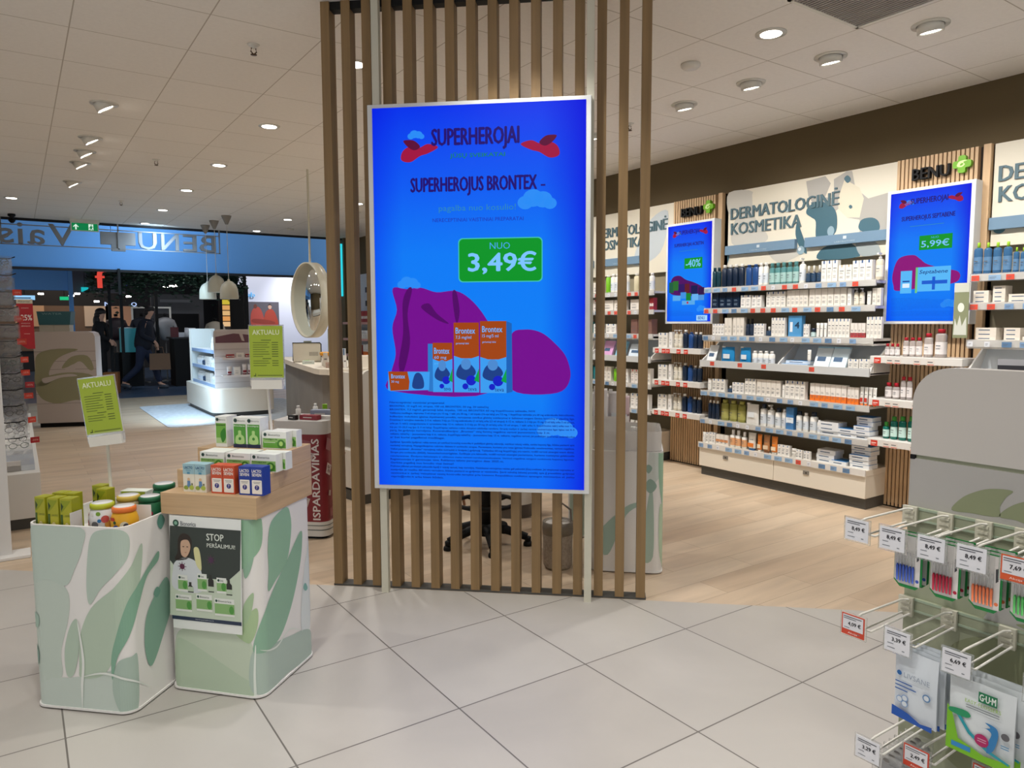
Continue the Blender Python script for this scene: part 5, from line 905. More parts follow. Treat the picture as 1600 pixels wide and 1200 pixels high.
def pouchpack(x, yy, zt, w, h, kind, lb, grp, tilt=0):
    t = thing('hanging_pouch', lb, 'pouch', (1.9+yy, .945-x, zt), -90+tilt, grp); b = MB(); n = 9; d = .009
    vs = []; fs = []
    for j in range(n):
        for i in range(n):
            u, v = i/(n-1), j/(n-1); bu = (math.sin(math.pi*u)**.5)*(math.sin(math.pi*min(1, v*1.1))**.5 if v < .9 else 0)
            vs.append((-w/2+w*u, -d*bu+.002*math.sin(9*u+4*v), -h*(1-v)))
    fs = [(j*n+i, j*n+i+1, (j+1)*n+i+1, (j+1)*n+i) for j in range(n-1) for i in range(n-1)]
    mt = '#cfd6dc' if kind == 'liv' else '#d0d6d8'
    b.add(vs, fs, mt, True); b.add([(x_, .004, z_) for x_, y_, z_ in vs], [tuple(reversed(f)) for f in fs], mt, True); b.build('pouch_body', t)
    b = MB(); y = -.0125
    if kind == 'liv':
        b.poly([(-w*.48, -h+.002), (-w*.48, -h+.026), (-w*.1, -h+.02), (w*.2, -h+.008), (w*.47, -h+.012), (w*.47, -h-.001)], y, '#1450a8').text('LIVSANE', -w*.22, w*.38, -.062, -.05, y, '#8c98a8').ell(-w*.33, -.055, .006, .006, y, '#1c5c9c', 8)
        for z, l in ((-.078, .4), (-.087, .5), (-.096, .3)): b.rect(-w*.42, -w*.42+w*l, z, z+.0028, y, '#2c5ca0')
        b.rect(-w*.4, w*.3, -.072, -.0712, y, '#a8b0b8').ell(w*.32, -.09, .009, .009, y, '#5c84b0').ell(w*.32, -.09, .006, .006, y-.0003, '#cfd6dc')
        for cx, cz in ((-.03, -.118), (-.018, -.112), (-.018, -.126)): b.ell(cx, cz, .008, .008, y, '#7c9cc8', 12).ell(cx, cz, .006, .006, y-.0003, '#cfd6dc', 12)
    else:
        b.poly([(-w*.49, -h), (w*.49, -h-.002), (w*.49, -h+.02), (w*.1, -h+.014), (-w*.3, -h+.03), (-w*.42, -h+.09), (-w*.49, -h+.1)], y, '#74b41c').poly([(-w*.4, -.07), (-w*.15, -.115), (w*.15, -.14), (w*.47, -.15), (w*.47, -.145), (w*.15, -.133), (-w*.12, -.108), (-w*.35, -.068)], y-.0003, '#1c94a0')
        b.rect(-w*.02, w*.26, -.035, -.012, y, '#147048').text('G·U·M', -w*.0, w*.24, -.031, -.016, y-.0003, '#dfe8e0', bold=.03).text('EASY-FLOSSERS', -w*.22, w*.32, -.046, -.038, y, '#8cb43c')
        for z in (-.052, -.057): b.rect(-w*.2, w*.3, z, z+.002, y, '#7c8488')
        b.poly(cr([(-w*.44, -.07), (-w*.2, -.066), (-w*.12, -.074), (-w*.2, -.082), (-w*.44, -.08)]), y-.0005, '#1c8c5c').poly(cr([(w*.1, -.075), (w*.26, -.078), (w*.3, -.095), (w*.24, -.13), (w*.14, -.14), (w*.16, -.115), (w*.2, -.095), (w*.12, -.088), (w*.04, -.09), (w*.18, -.083)]), y-.0006, '#2c78b0').ell(w*.06, -.118, .014, .014, y-.001, '#a81c5c').rect(-.0, w*.13, -.116, -.1148, y-.0013, '#e8c8d8').rect(-.0, w*.13, -.121, -.1198, y-.0013, '#e8c8d8').ell(w*.4, -.09, .008, .008, y-.0006, '#5c5c60').rect(w*.34, w*.46, -.112, -.11, y, '#3c84b0').rect(w*.34, w*.46, -.117, -.115, y, '#3c84b0').rect(-w*.4, -w*.1, -.156, -.145, y-.0006, '#2c84c0')
    b.build('pouch_print', t)
for i in range(4): pouchpack(.143+.006*i, -.215+.022*i, .64-.001*i, .1, .165, 'liv', 'white pouch with blue foot hanging %s on the middle hook row' % ['front', 'second', 'third', 'fourth'][i], 'white pouches with blue foot', tilt=-4+2*i)
for i in range(3): pouchpack(.282+.008*i, -.215+.03*i, .625, .13, .165, 'gum', 'G·U·M pouch with lime green foot hanging %s on its hook' % ['front', 'second', 'third'][i], 'pouches with lime green foot')
for i in range(7):
    t = tag(MB().box(-.035, .035, 0, .004, -.12, 0, 'clear plastic').rect(-.03, .03, -.04, -.02, -.001, '#8c8c8c').rect(-.03, .03, -.115, -.05, -.001, '#b8b4b0').ell(.0, -.012, .008, .005, -.001, '#7c7874', 12).rect(-.028, .01, -.06, -.058, -.0016, DARK).rect(-.028, .02, -.066, -.064, -.0016, DARK).build('blister_card', None, (1.9-.225+.025*i, .945-.088, .368), -90),
            'clear blister card with grey label, %s in the bottom hook row' % ['front', 'second', 'third', 'fourth', 'fifth', 'sixth', 'rearmost'][i], 'blister card', 'clear blister cards in the bottom hook row')
tag(MB().box(-.06, .06, 0, .03, -.12, 0, '#1c2450').rect(-.05, .05, -.05, -.02, -.001, '#d0d4dc').rect(-.045, .03, -.03, -.025, -.0016, '#1c2450').build('hanging_pack', None, (1.78, .945-.33, .368), -90), 'navy pack with white label at the bottom right edge of the gondola', 'pack')
for i in range(6):
    tag(MB().box(-.03, .03, 0, .002, 0, .10, '#4c4c54').box(-.03, .03, -.002, 0, .085, .1, '#c8c8cc').build('leaflet', None, (1.995+.016*i, .76-.07*i, 1.215), -75-i*2), 'grey leaflet hanging behind the gondola top, %s' % ['first', 'second', 'third', 'fourth', 'fifth', 'last'][i]+' from the left', 'leaflet', 'grey leaflets behind the gondola top')
tag(MB().box(0, .6, 0, .14, 1.19, 1.21, 'clear plastic').build('leaflet_tray', None, (1.952, .84, 0), -90), 'clear shelf with leaflets on the far side of the gondola', 'tray')
# ================================================================ behind the divider
t = thing('sale_bin', 'dark red ISPARDAVIMAS sale bin with white collar behind the left battens', 'display bin', (1.60, 4.46, 0), -42)
W_ = .36; o = rrect(-W_, 0, 0, W_, .06, 8)
MB().prism(o, .115, .69, '#7c1420', smooth=True).build('body', t); MB().prism(rrect(-.34, -.02, .02, .34, .05, 8), 0, .02, 'black plastic').build('foot', t)
b = MB().prism(rrect(-W_-.002, .002, -.002, W_+.002, .06, 8), .02, .116, '#d0cec8'); b.build('base_band', t)
MB().prism(rrect(-W_-.003, .003, -.003, W_+.003, .06, 8), .09, .095, '#5c6460').prism(rrect(-W_-.003, .003, -.003, W_+.003, .06, 8), .06, .066, '#5c6460').build('base_stripe', t)
MB().prism(rrect(-W_-.004, .004, -.004, W_+.004, .06, 8), .69, .775, 'frosted', smooth=True).build('collar', t)
b = MB(); b.xf = Matrix.Translation((-.045, -.001, .13)) @ Matrix.Rotation(R(-90), 4, 'Y'); b.text('IŠPARDAVIMAS'.replace('Š', 'S'), 0, .53, 0, .05, 0, '#d8d0cc', bold=.03); b.build('lettering', t)
def card(fx, z, s, rot, c, sym, side):
    b = MB(); m_ = Matrix.Translation((fx, -.0015, z)) if side == 'f' else Matrix.Translation((.0015, fx, z)) @ Matrix.Rotation(R(90), 4, 'Z')
    b.xf = m_ @ Matrix.Rotation(R(rot), 4, 'Y'); b.rect(-s/2, s/2, -s/2, s/2, 0, c)
    if sym: b.text('%', -s*.32, s*.32, -s*.32, s*.32, -.0006, '#5c1418', bold=.02)
    b.build('percent_card', t)
for fx, z, s, rot, c, sym, sd in [(.05, .62, .075, 20, '#8c4850', 0, 's'), (.04, .46, .07, 25, '#c8b8b4', 1, 's'), (.1, .4, .06, 40, '#8c3038', 0, 's'), (.05, .3, .035, 15, '#a89088', 0, 's'), (.11, .27, .06, 10, '#94303c', 0, 's'), (.08, .17, .06, -10, '#8c3840', 0, 's'), (.24, .62, .06, -15, '#a89894', 1, 's'), (.3, .5, .07, 30, '#8c3840', 0, 's'), (.26, .36, .06, 0, '#b8a8a0', 1, 's'), (.3, .22, .06, 35, '#b8aca4', 1, 's'),
                                      (-.13, .62, .06, 10, '#8c4850', 0, 'f'), (-.11, .55, .05, 20, '#b0a09c', 1, 'f'), (-.2, .4, .07, -20, '#8c3038', 0, 'f'), (-.15, .25, .06, 20, '#b8a8a0', 1, 'f')]: card(fx, z, s, rot, c, sym, sd)
SBN = ((1.60, 4.46), -42)
for i, (u, s, w, d, h, c, nm, lb) in enumerate([(-.24, .06, .06, .03, .03, '#181818', 'carton', 'small black box on the sale bin'), (-.13, .08, .13, .05, .03, '#8c1c2c', 'carton', 'long dark red box on the sale bin'), (-.05, .12, .1, .05, .022, '#e0ddd8', 'carton', 'flat white box on the sale bin'), (-.1, .2, .14, .06, .05, '#8c94a8', 'carton', 'grey blue box on the sale bin'), (-.04, .26, .05, .05, .06, '#141c3c', 'carton', 'navy box on the sale bin'), (-.12, .3, .03, .03, .075, '#84b81c', 'carton', 'lime green box at the back of the sale bin')]):
    tag(MB().box(-w/2, w/2, -d/2, d/2, 0, h, c).rect(-w*.3, w*.2, h*.4, h*.6, -d/2-.0006, '#c8c4c0').build(nm, None, (*at(SBN, u, s), .776), -42+i*9-20), lb, 'box')
for u, s, lb in ((-.22, .11, 'front left'), (-.16, .25, 'back')): tag(bottle(.035, .085, 'pale bottle', 'white print', None).build('bottle', None, (*at(SBN, u, s), .776), 0), 'small white bottle on the sale bin, '+lb, 'bottle')
# swivel chair base, basket, stool, drum, gondola behind the screen
t = thing('swivel_chair', 'black swivel chair with foot ring and five-star base behind the battens', 'chair', (2.40, 3.80, 0), 10)
MB().lathe([(.036, .07), (.034, .5), (.018, .5), (.018, .60)], 'black plastic', n=16).lathe([(.05, .06), (.05, .12), (.03, .14)], 'black plastic').build('column', t)
for i in range(5):
    a = R(72*i+20); c_, s_ = math.cos(a), math.sin(a)
    l = MB().tube([(0, 0, .1), (c_*.12, s_*.12, .1), (c_*.26, s_*.26, .055)], [.034, .03, .024], 'black plastic').build('leg', t)
    MB().lathe([(.012, .025), (.02, .03), (.02, .055), (.012, .06)], 'black plastic', c_*.265, s_*.265).lathe([(.028, 0), (.03, .01), (.028, .02), (.02, .028)], 'black plastic', c_*.265, s_*.265, 12).build('caster', l)
MB().tube([(.19*math.cos(R(g)), .19*math.sin(R(g)), .27) for g in range(0, 360, 15)], .014, 'black plastic', 8, True).tube([(-.19, 0, .27), (0, 0, .25), (.19, 0, .27)], .008, 'black plastic').tube([(0, -.19, .27), (0, 0, .25), (0, .19, .27)], .008, 'black plastic').build('foot_ring', t)
MB().lathe([(0, .6), (.2, .6), (.23, .62), (.23, .66), (.2, .69), (0, .7)], 'black plastic', n=24).build('seat', t)
MB().box(-.03, .03, .2, .22, .58, .9, 'black plastic').box(-.2, .2, .19, .23, .85, 1.15, 'black plastic').build('backrest', t, bevel=.01)
t = thing('wicker_bin', 'small woven grey waste bin with white liner behind the right of the battens', 'waste bin', (2.505, 3.2, 0), 0)
MB().lathe([(.07, 0), (.083, .02), (.086, .2), (.083, .265), (.078, .265), (.08, .2), (.075, .03), (0, .03)], 'basket weave', n=24).build('body', t)
MB().lathe([(.087, .2), (.09, .235), (.088, .27), (.08, .272), (.076, .25)], '#7c7468', n=24).build('collar', t); MB().lathe([(.076, .22), (.07, .262), (.03, .25), (0, .24)], '#d8d4d0', n=16).build('liner', t)
MB().tube([(.06, -.05, .25), (.07, -.03, .33), (.05, .02, .36), (.02, .06, .31)], .006, '#6c645c').build('handle', t)
t = thing('wooden_stool', 'low stool with splayed oak legs behind the big screen', 'stool', (2.60, 4.80, 0), 20)
for i in range(4): a = R(45+90*i); MB().tube([(.2*math.cos(a), .2*math.sin(a), 0), (.12*math.cos(a), .12*math.sin(a), .43)], [.011, .016], '#8c5c38').build('leg', t)
MB().lathe([(0, .43), (.17, .43), (.18, .445), (.17, .465), (0, .47)], '#b8b0a4', n=24).build('seat', t)
t = thing('round_display_plinth', 'white round-cornered plinth with grey kick behind the swivel chair', 'plinth', (2.95, 4.36, 0), -42)
MB().prism(rrect(-.2, .2, -.2, .2, .15, 8), .1, .95, 'white laminate').build('body', t); MB().prism(rrect(-.185, .185, -.185, .185, .14, 8), 0, .1, '#5c544c').build('kick', t)
t = thing('end_panel_gondola', 'white rounded display gondola with grey kick beside the screen', 'display stand', (2.14, 5.16, 0), 10)
b = MB().poly([(0, .08), (.6, .08), (.6, .96)]+[(.52+.08*math.cos(R(a)), .96+.08*math.sin(R(a))) for a in range(10, 90, 15)]+[(.08-.08*math.sin(R(a)), .96+.08*math.cos(R(a))) for a in range(0, 91, 15)], 0, 'white laminate', thick=.03); b.build('end_panel', t)
MB().box(.01, .59, .03, .9, .1, .4, 'white laminate').box(.28, .32, .03, .9, .4, .98, 'white laminate').box(.05, .55, .03, .88, .6, .615, 'white laminate').build('shelving', t); MB().box(.02, .58, .02, .88, 0, .08, 'kick grey').build('kick', t)
display_bin('white leaf printed bin with bagged goods, the farther of the two behind the right battens', (3.2, 3.34), -44, [([(-.398, .006), (-.398, .4), (-.2, .3), (-.02, .006)], '#b4c6b8', 0)])
t = tag(MB().prism(o1, .692, .80, 'frosted', top='open', bottom=False).prism(rrect(-.386, -.014, .014, .386, .05, 8), .692, .80, 'frosted', top='open', bottom=False).build('clear_collar', None, (3.2, 3.34, 0), -44), 'frosted clear collar on the farther leaf printed bin', 'collar')
B2 = ((3.2, 3.34), -44)
for i, (u, s, h, c, lb) in enumerate([(-.3, .09, .33, '#d8d2d0', 'left'), (-.2, .08, .36, '#e0dcda', 'second'), (-.1, .09, .34, '#d4cecc', 'third'), (-.05, .2, .3, '#c9b0b4', 'right rear'), (-.28, .22, .32, '#dcd8d4', 'left rear'), (-.16, .24, .3, '#d8d0cc', 'middle rear')]):
    tag(pouch(.095, h, c, 'white print', .07).build('bagged_pack', None, (*at(B2, u, s), .611), -44+i*6-12), 'pale bagged pack standing in the farther frosted bin, '+lb, 'pouch', 'bagged packs in the frosted bin')
B1 = ((2.9, 2.765), -44)
for u, s, h, lb in ((-.2, .1, .17, 'left'), (-.12, .08, .2, 'middle'), (-.06, .12, .16, 'right'), (-.15, .25, .18, 'rear')): tag(bottle(.05, h, 'pale bottle', 'white print', '#c8c8cc').build('bottle', None, (*at(B1, u, s), .611), 0), 'white bottle standing in the nearer frosted bin, '+lb, 'bottle', 'bottles in the nearer frosted bin')
# counter
CT = thing('service_counter', 'grey service counter with white rounded top behind the left battens', 'counter', (0, 0, 0))
top = [(3.14, 10.6), (2.91, 9.28), (2.68, 7.75), (2.68, 7.6), (2.74, 7.48), (2.86, 7.42), (3.1, 7.42), (4.7, 7.5), (4.7, 8.15), (3.5, 8.15), (3.62, 9.2), (3.75, 10.6)]
ins = [(3.2, 10.5), (2.99, 9.26), (2.78, 7.8), (2.79, 7.66), (2.86, 7.56), (2.95, 7.52), (3.1, 7.52), (4.6, 7.6), (4.6, 8.05), (3.4, 8.05), (3.52, 9.2), (3.66, 10.5)]
MB().prism(ins, .04, .84, 'concrete', smooth=False).build('front_panel', CT); MB().prism(top, .84, .9, 'warm white', smooth=False).build('worktop', CT, bevel=.01); MB().prism([(x-.02 if x < 3.2 else x, y_) for x, y_ in ins], 0, .04, 'white laminate', smooth=False).build('base_trim', CT)
MB().prism(rrect(3.05, 4.4, 7.55, 7.75, .06), .9, 1.03, 'warm white').build('raised_ledge', CT)
# hanging mirror
t = thing('hanging_mirror', 'round white-rimmed mirror hanging on a rod over the counter', 'mirror', (2.62, 7.63, 1.64), 5)
b = MB(); b.xf = Matrix.Rotation(R(-90), 4, 'Y'); b.lathe([(.385, -.05), (.40, -.05), (.40, .06), (.385, .06), (.385, -.05)], 'cream metal', n=48); b.build('rim', t)
b = MB(); b.xf = Matrix.Rotation(R(-90), 4, 'Y'); b.lathe([(0, .02), (.386, .02), (.386, .028), (0, .028)], 'mirror glass', n=48); b.build('glass', t)
MB().tube([(0, 0, .395), (0, 0, CZ-1.64)], .012, 'cream metal').build('rod', t)
for i, (x, y_, z0) in enumerate([(2.71, 11.58, 1.76), (2.68, 12.26, 1.88), (2.68, 12.91, 1.79)]):
    t = thing('pendant_lamp', 'white bell pendant lamp, %s of the three' % ['right and nearest', 'middle', 'left and farthest'][i], 'pendant lamp', (x, y_, z0), 0, 'three bell pendants')
    MB().lathe([(.13, 0), (.135, .01), (.128, .15), (.1, .22), (.05, .265), (.02, .275), (.015, .3)], 'cream metal', n=24).lathe([(.125, .002), (.12, .14), (.09, .21)], 'cream metal', n=24).build('shade', t)
    MB().lathe([(0, .012), (.12, .012), (.12, .02)], 'lamp warm', n=20).build('bulb_diffuser', t)
    MB().tube([(0, 0, .29), (0, 0, CZ-z0-.1)], .004, 'white metal', 6).build('cord', t)
    MB().lathe([(.02, CZ-z0-.13), (.07, CZ-z0-.02), (.075, CZ-z0)], '#8c867e', n=16).build('ceiling_rose', t)
    spot(x, y_, z0+.0, 3, None, 120)
# island display
t = thing('island_display', 'white island display with shelves on two sides and rounded base', 'display stand', (0, 0, 0))
MB().prism(rrect(2.33, 3.25, 11.15, 13.3, .18), .07, .42, 'warm white').build('base', t); MB().prism(rrect(2.37, 3.21, 11.19, 13.26, .16), 0, .07, 'kick grey').build('kick', t)
MB().box(2.75, 3.15, 11.42, 13.1, .42, 1.26, '#c4beb8').build('core', t)
b = MB().poly([(2.42, .42), (3.15, .42), (3.15, 1.3), (2.47, 1.3), (2.43, 1.28), (2.42, 1.24)], 11.38, '#cfc6c2', thick=.04)
for z in (.5, .6, .7, .8, .9, 1.0): b.rect(2.42, 3.15, z, z+.006, 11.378, '#a89c98')
b.build('slatwall_end', t)
MB().rect(2.44, 3.1, 1.1, 1.27, 11.376, '#6c4450').poly([(2.44, 1.27), (3.1, 1.27), (3.1, 1.2), (2.7, 1.24), (2.44, 1.19)], 11.375, '#c8bcb8').poly([(2.78, 1.24), (2.83, 1.24), (2.86, 1.12), (2.82, 1.13)], 11.374, '#c8b8b4').build('end_poster', t)
MB().box(2.4, 2.43, 13.1, 13.14, .42, 1.3, '#d4d0c8').box(2.42, 2.8, 13.08, 13.12, .42, 1.3, '#c8ccc8').build('far_panel', t)
for z in (.46, .72, .98): MB().box(2.44, 2.76, 11.42, 13.08, z-.02, z, '#d4d4d4').box(2.425, 2.44, 11.42, 13.08, z-.045, z+.005, '#8fa8cc').build('shelf', t)
for z in (.62, .88): MB().box(2.5, 3.1, 11.22, 11.378, z-.012, z, '#cfc6c2').rect(2.5, 3.1, z-.03, z+.002, 11.218, '#d8d0cc').build('shelf', t)
isx = lambda u: (2.3, u)
row([('tubeburg', 1, 2.56, 2.64, .13), ('widebox', 1, 2.66, 2.76, .12), ('tubeburg', 2, 2.78, 2.94, .16), ('tubeburg', 2, 2.95, 3.07, .14)], lambda u: (u, 11.26), 0, .62, 'lower end shelf, island display')
row([('redbox', 1, 2.56, 2.68, .05), ('widebox', 1, 2.7, 2.82, .07), ('redbox', 1, 2.84, 2.95, .05)], lambda u: (u, 11.26), 0, .88, 'upper end shelf, island display')
for z, wh in ((.46, 'lower'), (.72, 'middle')): row([('whitebot', 3, 11.5, 11.85, .14), ('navydrop', 2, 11.9, 12.1, .12), ('carton', 3, 12.15, 12.5, .15), ('whitebot', 2, 12.55, 12.8, .13)], lambda u: (2.48, 24.5-u), -90, z, wh+' side shelf, island display')
row([('tubewhite', 3, 11.45, 11.8, .2), ('navydrop', 1, 11.9, 12.0, .25)], lambda u: (2.48, 23.4-u), -90, .98, 'top side shelf, island display')
tag(MB().prism(rrect(1.62, 4.0, 10.45, 13.45, .15), 0.0005, .006, 'mat grey').build('floor_mat', None), 'large pale grey rounded floor mat under the island display', 'mat')
# leaf cabinet at left
t = thing('leaf_gondola', 'white slatwall gondola with pale olive leaf at the left', 'display stand', (.182, 11.56, 0), -20)
b = MB().poly([(0, .06), (.74, .06), (.74, 1.22), (.72, 1.27), (.67, 1.29), (0.03, 1.29), (0, 1.26)], 0, '#c3b8b2', thick=.25); b.build('body', t)
b = MB()
for z in (.32, .45, .56, .67, .78, .89, 1.02): b.rect(0, .74, z, z+.006, -.001, '#8f8680')
b.build('slat_grooves', t)
b = MB(); LF = {
'c_leaf1': [(-.015,.804),(.037,.982),(.222,1.055),(.53,1.052),(.358,.979),(.241,.891),(.162,.728),(.199,.623),(-.028,.566)],
'c_leaf2': [(.32,.801),(.441,.949),(.638,.962),(.709,.797),(.657,.767),(.55,.888),(.434,.829)],
'c_leaf3': [(-.014,.566),(.118,.684),(.401,.74),(.709,.676),(.693,.375),(.466,.364),(.238,.322),(.073,.385),(-.018,.506)],
}
for kk, p in LF.items(): b.poly(cr([(max(.005, min(.735, u)), z) for u, z in p], 4), -.002, '#979474')
b.poly(cr([(.36, .78), (.44, .84), (.5, .85), (.5, .8), (.44, .76), (.4, .74)]), -.003, '#c3b8b2').poly(cr([(.08, .66), (.2, .69), (.42, .72), (.5, .69), (.3, .67), (.12, .6)]), -.003, '#c3b8b2'); b.build('leaf_print', t)
MB().box(.02, .72, .02, .23, 0, .06, 'black plastic').build('kick', t)
t = thing('teal_display_tray', 'teal display tray on a clear box on top of the leaf gondola', 'tray', (.24, 11.56, 1.291), -20)
MB().box(.02, .38, 0, .16, 0, .09, '#b8b4a8').box(.19, .2, -.003, .16, 0, .09, 'clear plastic').build('base_box', t)
MB().poly([(.02, .09), (.39, .09), (.41, .27), (.0, .27)], -.01, '#2c5c66', thick=.18).build('tray', t); MB().text('WATER', .06, .3, .225, .25, -.012, '#7c9ca0').build('lettering', t)
# plinth, glasses rack, gate at the far left
t = thing('low_white_plinth', 'long low white plinth under the eyeglass rack at the left edge', 'plinth', (0, 0, 0))
MB().box(-1.0, .087, 5.86, 9.8, .08, .39, '#dcdad4').build('body', t, bevel=.003); MB().box(-1.0, .07, 5.9, 9.8, 0, .08, 'kick grey').build('kick', t)
t = thing('eyeglass_rack', 'tall rack of white panels holding bagged reading glasses at the left edge', 'display rack', (0, 0, 0))
MB().box(-.42, -.38, 5.98, 7.0, .391, 1.92, '#c8c4be').box(-.42, -.02, 5.98, 6.0, .391, .46, '#d8d4ce').build('back_panel', t)
MB().box(-.4, 0.06, 5.98, 7.0, .391, .43, 'clear plastic').build('tray', t)
n = 0
for k in range(12):
    z = .56+k*.115
    for j in range(3):
        yy = 6.04+j*.33; a = thing('reading_glasses', '', 'glasses', (-.045-.006*((k*3+j) % 4)-.02*(k > 8)+.02*(k < 3), yy, z), 10+8*((k+j) % 3), 'bagged reading glasses on the rack')
        a['label'] = 'bagged reading glasses on the rack, %s row from below, %s' % (['first', 'second', 'third', 'fourth', 'fifth', 'sixth', 'seventh', 'eighth', 'ninth', 'tenth', 'eleventh', 'topmost'][k], ['nearest', 'middle', 'far'][j])
        c_ = random.choice(['black plastic', '#3c3430', '#2c4438', '#7c7878', '#5c4458', 'black plastic'])
        b = MB()
        for s_ in (-1, 1): b.tube([(s_*.034+.024*math.cos(R(g)), 0, .018*math.sin(R(g))) for g in range(0, 360, 30)], .002, c_, 6, True)
        b.tube([(-.01, 0, .004), (.01, 0, .004)], .002, c_, 6); b.build('frame', a)
        for s_ in (-1, 1): MB().tube([(s_*.058, 0, .008), (s_*.062, .07, .006), (s_*.06, .12, -.02)], .002, c_, 6).build('temple', a)
        b = MB(); n_ = 6
        vs = [((-.075+.15*i/n_), -.012-.006*math.sin(i*2.1+k)*(1 if jn % 2 else -1), -.06+.1*jn/4) for jn in range(5) for i in range(n_+1)]
        b.add(vs, [(q*(n_+1)+i, q*(n_+1)+i+1, (q+1)*(n_+1)+i+1, (q+1)*(n_+1)+i) for q in range(4) for i in range(n_)], 'clear plastic', True); b.build('bag', a)
    MB().tube([(-.38, 6.2, z+.04), (-.02, 6.2, z+.03), (.02, 6.18, z+.045)], .004, 'black plastic').build('arm', t)
for i, (yy, z, s_) in enumerate([(6.1, 1.62, 0), (6.15, 1.44, 0), (6.1, 1.28, .01), (6.2, 1.15, .02), (6.15, 1.06, .02), (6.05, .98, .04), (6.1, .9, .03), (6.0, .74, .04), (5.98, .6, .05)]):
    tag(MB().box(-.028, .028, -.001, .001, -.02, .02, '#d0402c' if i not in (5, 8) else '#a81c24').text('-25%', -.02, .02, -.006, .006, -.002, '#e8b8a8').build('discount_tag', None, (.02+s_, yy, z), [20, -20, 10, 35][i % 4]), 'small red discount tag on the eyeglass rack, %s from the top' % ['first', 'second', 'third', 'fourth', 'fifth', 'sixth', 'seventh', 'eighth', 'ninth'][i], 'tag', 'red discount tags')
t = thing('discount_sign', 'red hanging sign with minus 25% beside the eyeglass rack', 'sign', (.013, 7.05, 1.2), -4)
MB().poly([(0, .4), (0, .07), (.02, .03), (.06, .0), (.11, 0), (.11, .4)][::-1], 0, '#b4202a', thick=.003).rect(.0, .11, .365, .4, -.001, '#d8d0bc').text('Akiniai', .01, .09, .375, .39, -.002, '#6c5c4c').text('-25%', .012, .1, .23, .275, -.001, '#ece4e0', bold=.02).text('visiems', .03, .08, .325, .335, -.001, '#e8c8c0').text('skaitymo', .025, .085, .2, .212, -.001, '#e8c8c0').text('akiniams', .025, .085, .18, .192, -.001, '#e8c8c0').rect(.04, .08, .12, .124, -.001, '#e0a8a0').build('sign_board', t)
MB().tube([(-.03, .01, .41), (.1, .01, .41)], .004, 'black plastic').tube([(-.03, .01, .41), (-.4, .01, .41)], .004, 'black plastic').build('arm', t)
t = thing('security_gate', 'white security gate panel with base plate at the left edge', 'security gate', (-.35, 5.24, 0), 0)
MB().poly([(-.25, .02), (.262, .02), (.262, 1.45), (.2, 1.55), (-.2, 1.55), (-.25, 1.45)], -.02, '#d8d6d2', thick=.04).build('panel', t); MB().box(-.3, .355, -.09, .08, 0, .02, '#dedcd8').build('base_plate', t, bevel=.004)
# things on the counter
def prop(nm, lb, cat, b, x, y_, z=.901, rz=-20, grp=None): return tag(b.build(nm, None, (x, y_, z), rz), lb, cat, grp)
b = MB().box(-.17, .17, 0, .012, 0, .24, '#cfc8b8').box(-.17, .17, 0, .12, 0, .012, '#cfc8b8'); b.tube([(-.17, 0, .02), (-.17, 0, .245), (.16, 0, .245), (.175, 0, .23), (.175, 0, .02)], .006, 'black plastic')
for i in range(8): b.box(.03+i*.014, .037+i*.014, -.002, 0, .08, .13, '#8c8478')
prop('wire_stand', 'cream counter stand with dark rounded wire frame beside the upright sign', 'stand', b, 3.02, 9.0)
def card_stand(x, y_, w, h, lb, face):
    b = MB().box(-w/2, w/2, 0, .02, 0, h, '#8c9488')
    if face: b.poly(cr([(-.03, .1), (-.035, .16), (0, .2), (.035, .16), (.03, .1), (0, .07)]), -.001, '#3c2c24').poly(cr([(-.022, .11), (-.024, .15), (0, .175), (.024, .15), (.022, .11), (0, .08)]), -.002, '#c8a48c').poly([(-.05, .02), (.05, .02), (.03, .08), (-.03, .08)], -.0015, '#b89888')
    prop('advert_card', lb, 'advert card', b, x, y_)
card_stand(3.28, 8.75, .14, .42, 'tall grey green advert card with a woman portrait on the counter', True); card_stand(3.15, 9.35, .1, .26, 'small grey advert card left of the portrait card', False)
b = MB().lathe([(.04, 0), (.045, .1), (.03, .12)], '#e8e4dc').lathe([(.06, .12), (.065, .15), (.05, .16)], '#e8a020'); prop('tester_pot', 'white pot with orange rim on the counter under the mirror', 'pot', b, 2.95, 8.15)
b = MB().lathe([(.025, 0), (.035, .12), (.03, .14), (.0, .14)], '#5c1420'); prop('dark_red_pot', 'dark red cup behind the orange rimmed pot', 'cup', b, 3.05, 8.4)
for i, (x, y_, w, h, c, lb) in enumerate([(2.88, 7.95, .05, .16, '#d8d0c4', 'cream box in front of the mirror'), (2.86, 7.78, .08, .06, '#b89c8c', 'low pinkish tester box in front of the mirror'), (3.0, 7.75, .1, .06, '#c0a494', 'second low pinkish tester box, right of the first'), (2.98, 7.62, .035, .14, '#dfdcd8', 'narrow white box at the counter corner'), (2.9, 8.6, .14, .04, '#c8d0c8', 'flat pale packet beside the wire stand'), (2.95, 8.8, .06, .035, '#5cac3c', 'small green packet on the counter'), (3.12, 8.0, .04, .2, '#d8e0e8', 'white and blue striped box below the mirror')]):
    b = MB().box(-w/2, w/2, -.03, .03, 0, h, c).rect(-w*.3, w*.3, h*.5, h*.6, -.031, '#7c7470')
    if i == 6: b.rect(-.008, .004, 0, h, -.0315, '#2c5c8c')
    prop('carton', lb, 'box', b, x, y_)
for i, (x, y_, h, c) in enumerate([(3.5, 7.65, .3, '#c8ccd0'), (3.65, 7.65, .26, '#5c6468'), (3.35, 7.65, .2, '#d8d8d8')]):
    prop('bottle', '%s display bottle on the raised counter ledge behind the left battens' % ['tall pale', 'dark', 'short white'][i], 'bottle', bottle(.08, h, c, 'white print', '#b8b4b0'), x, y_, 1.031)
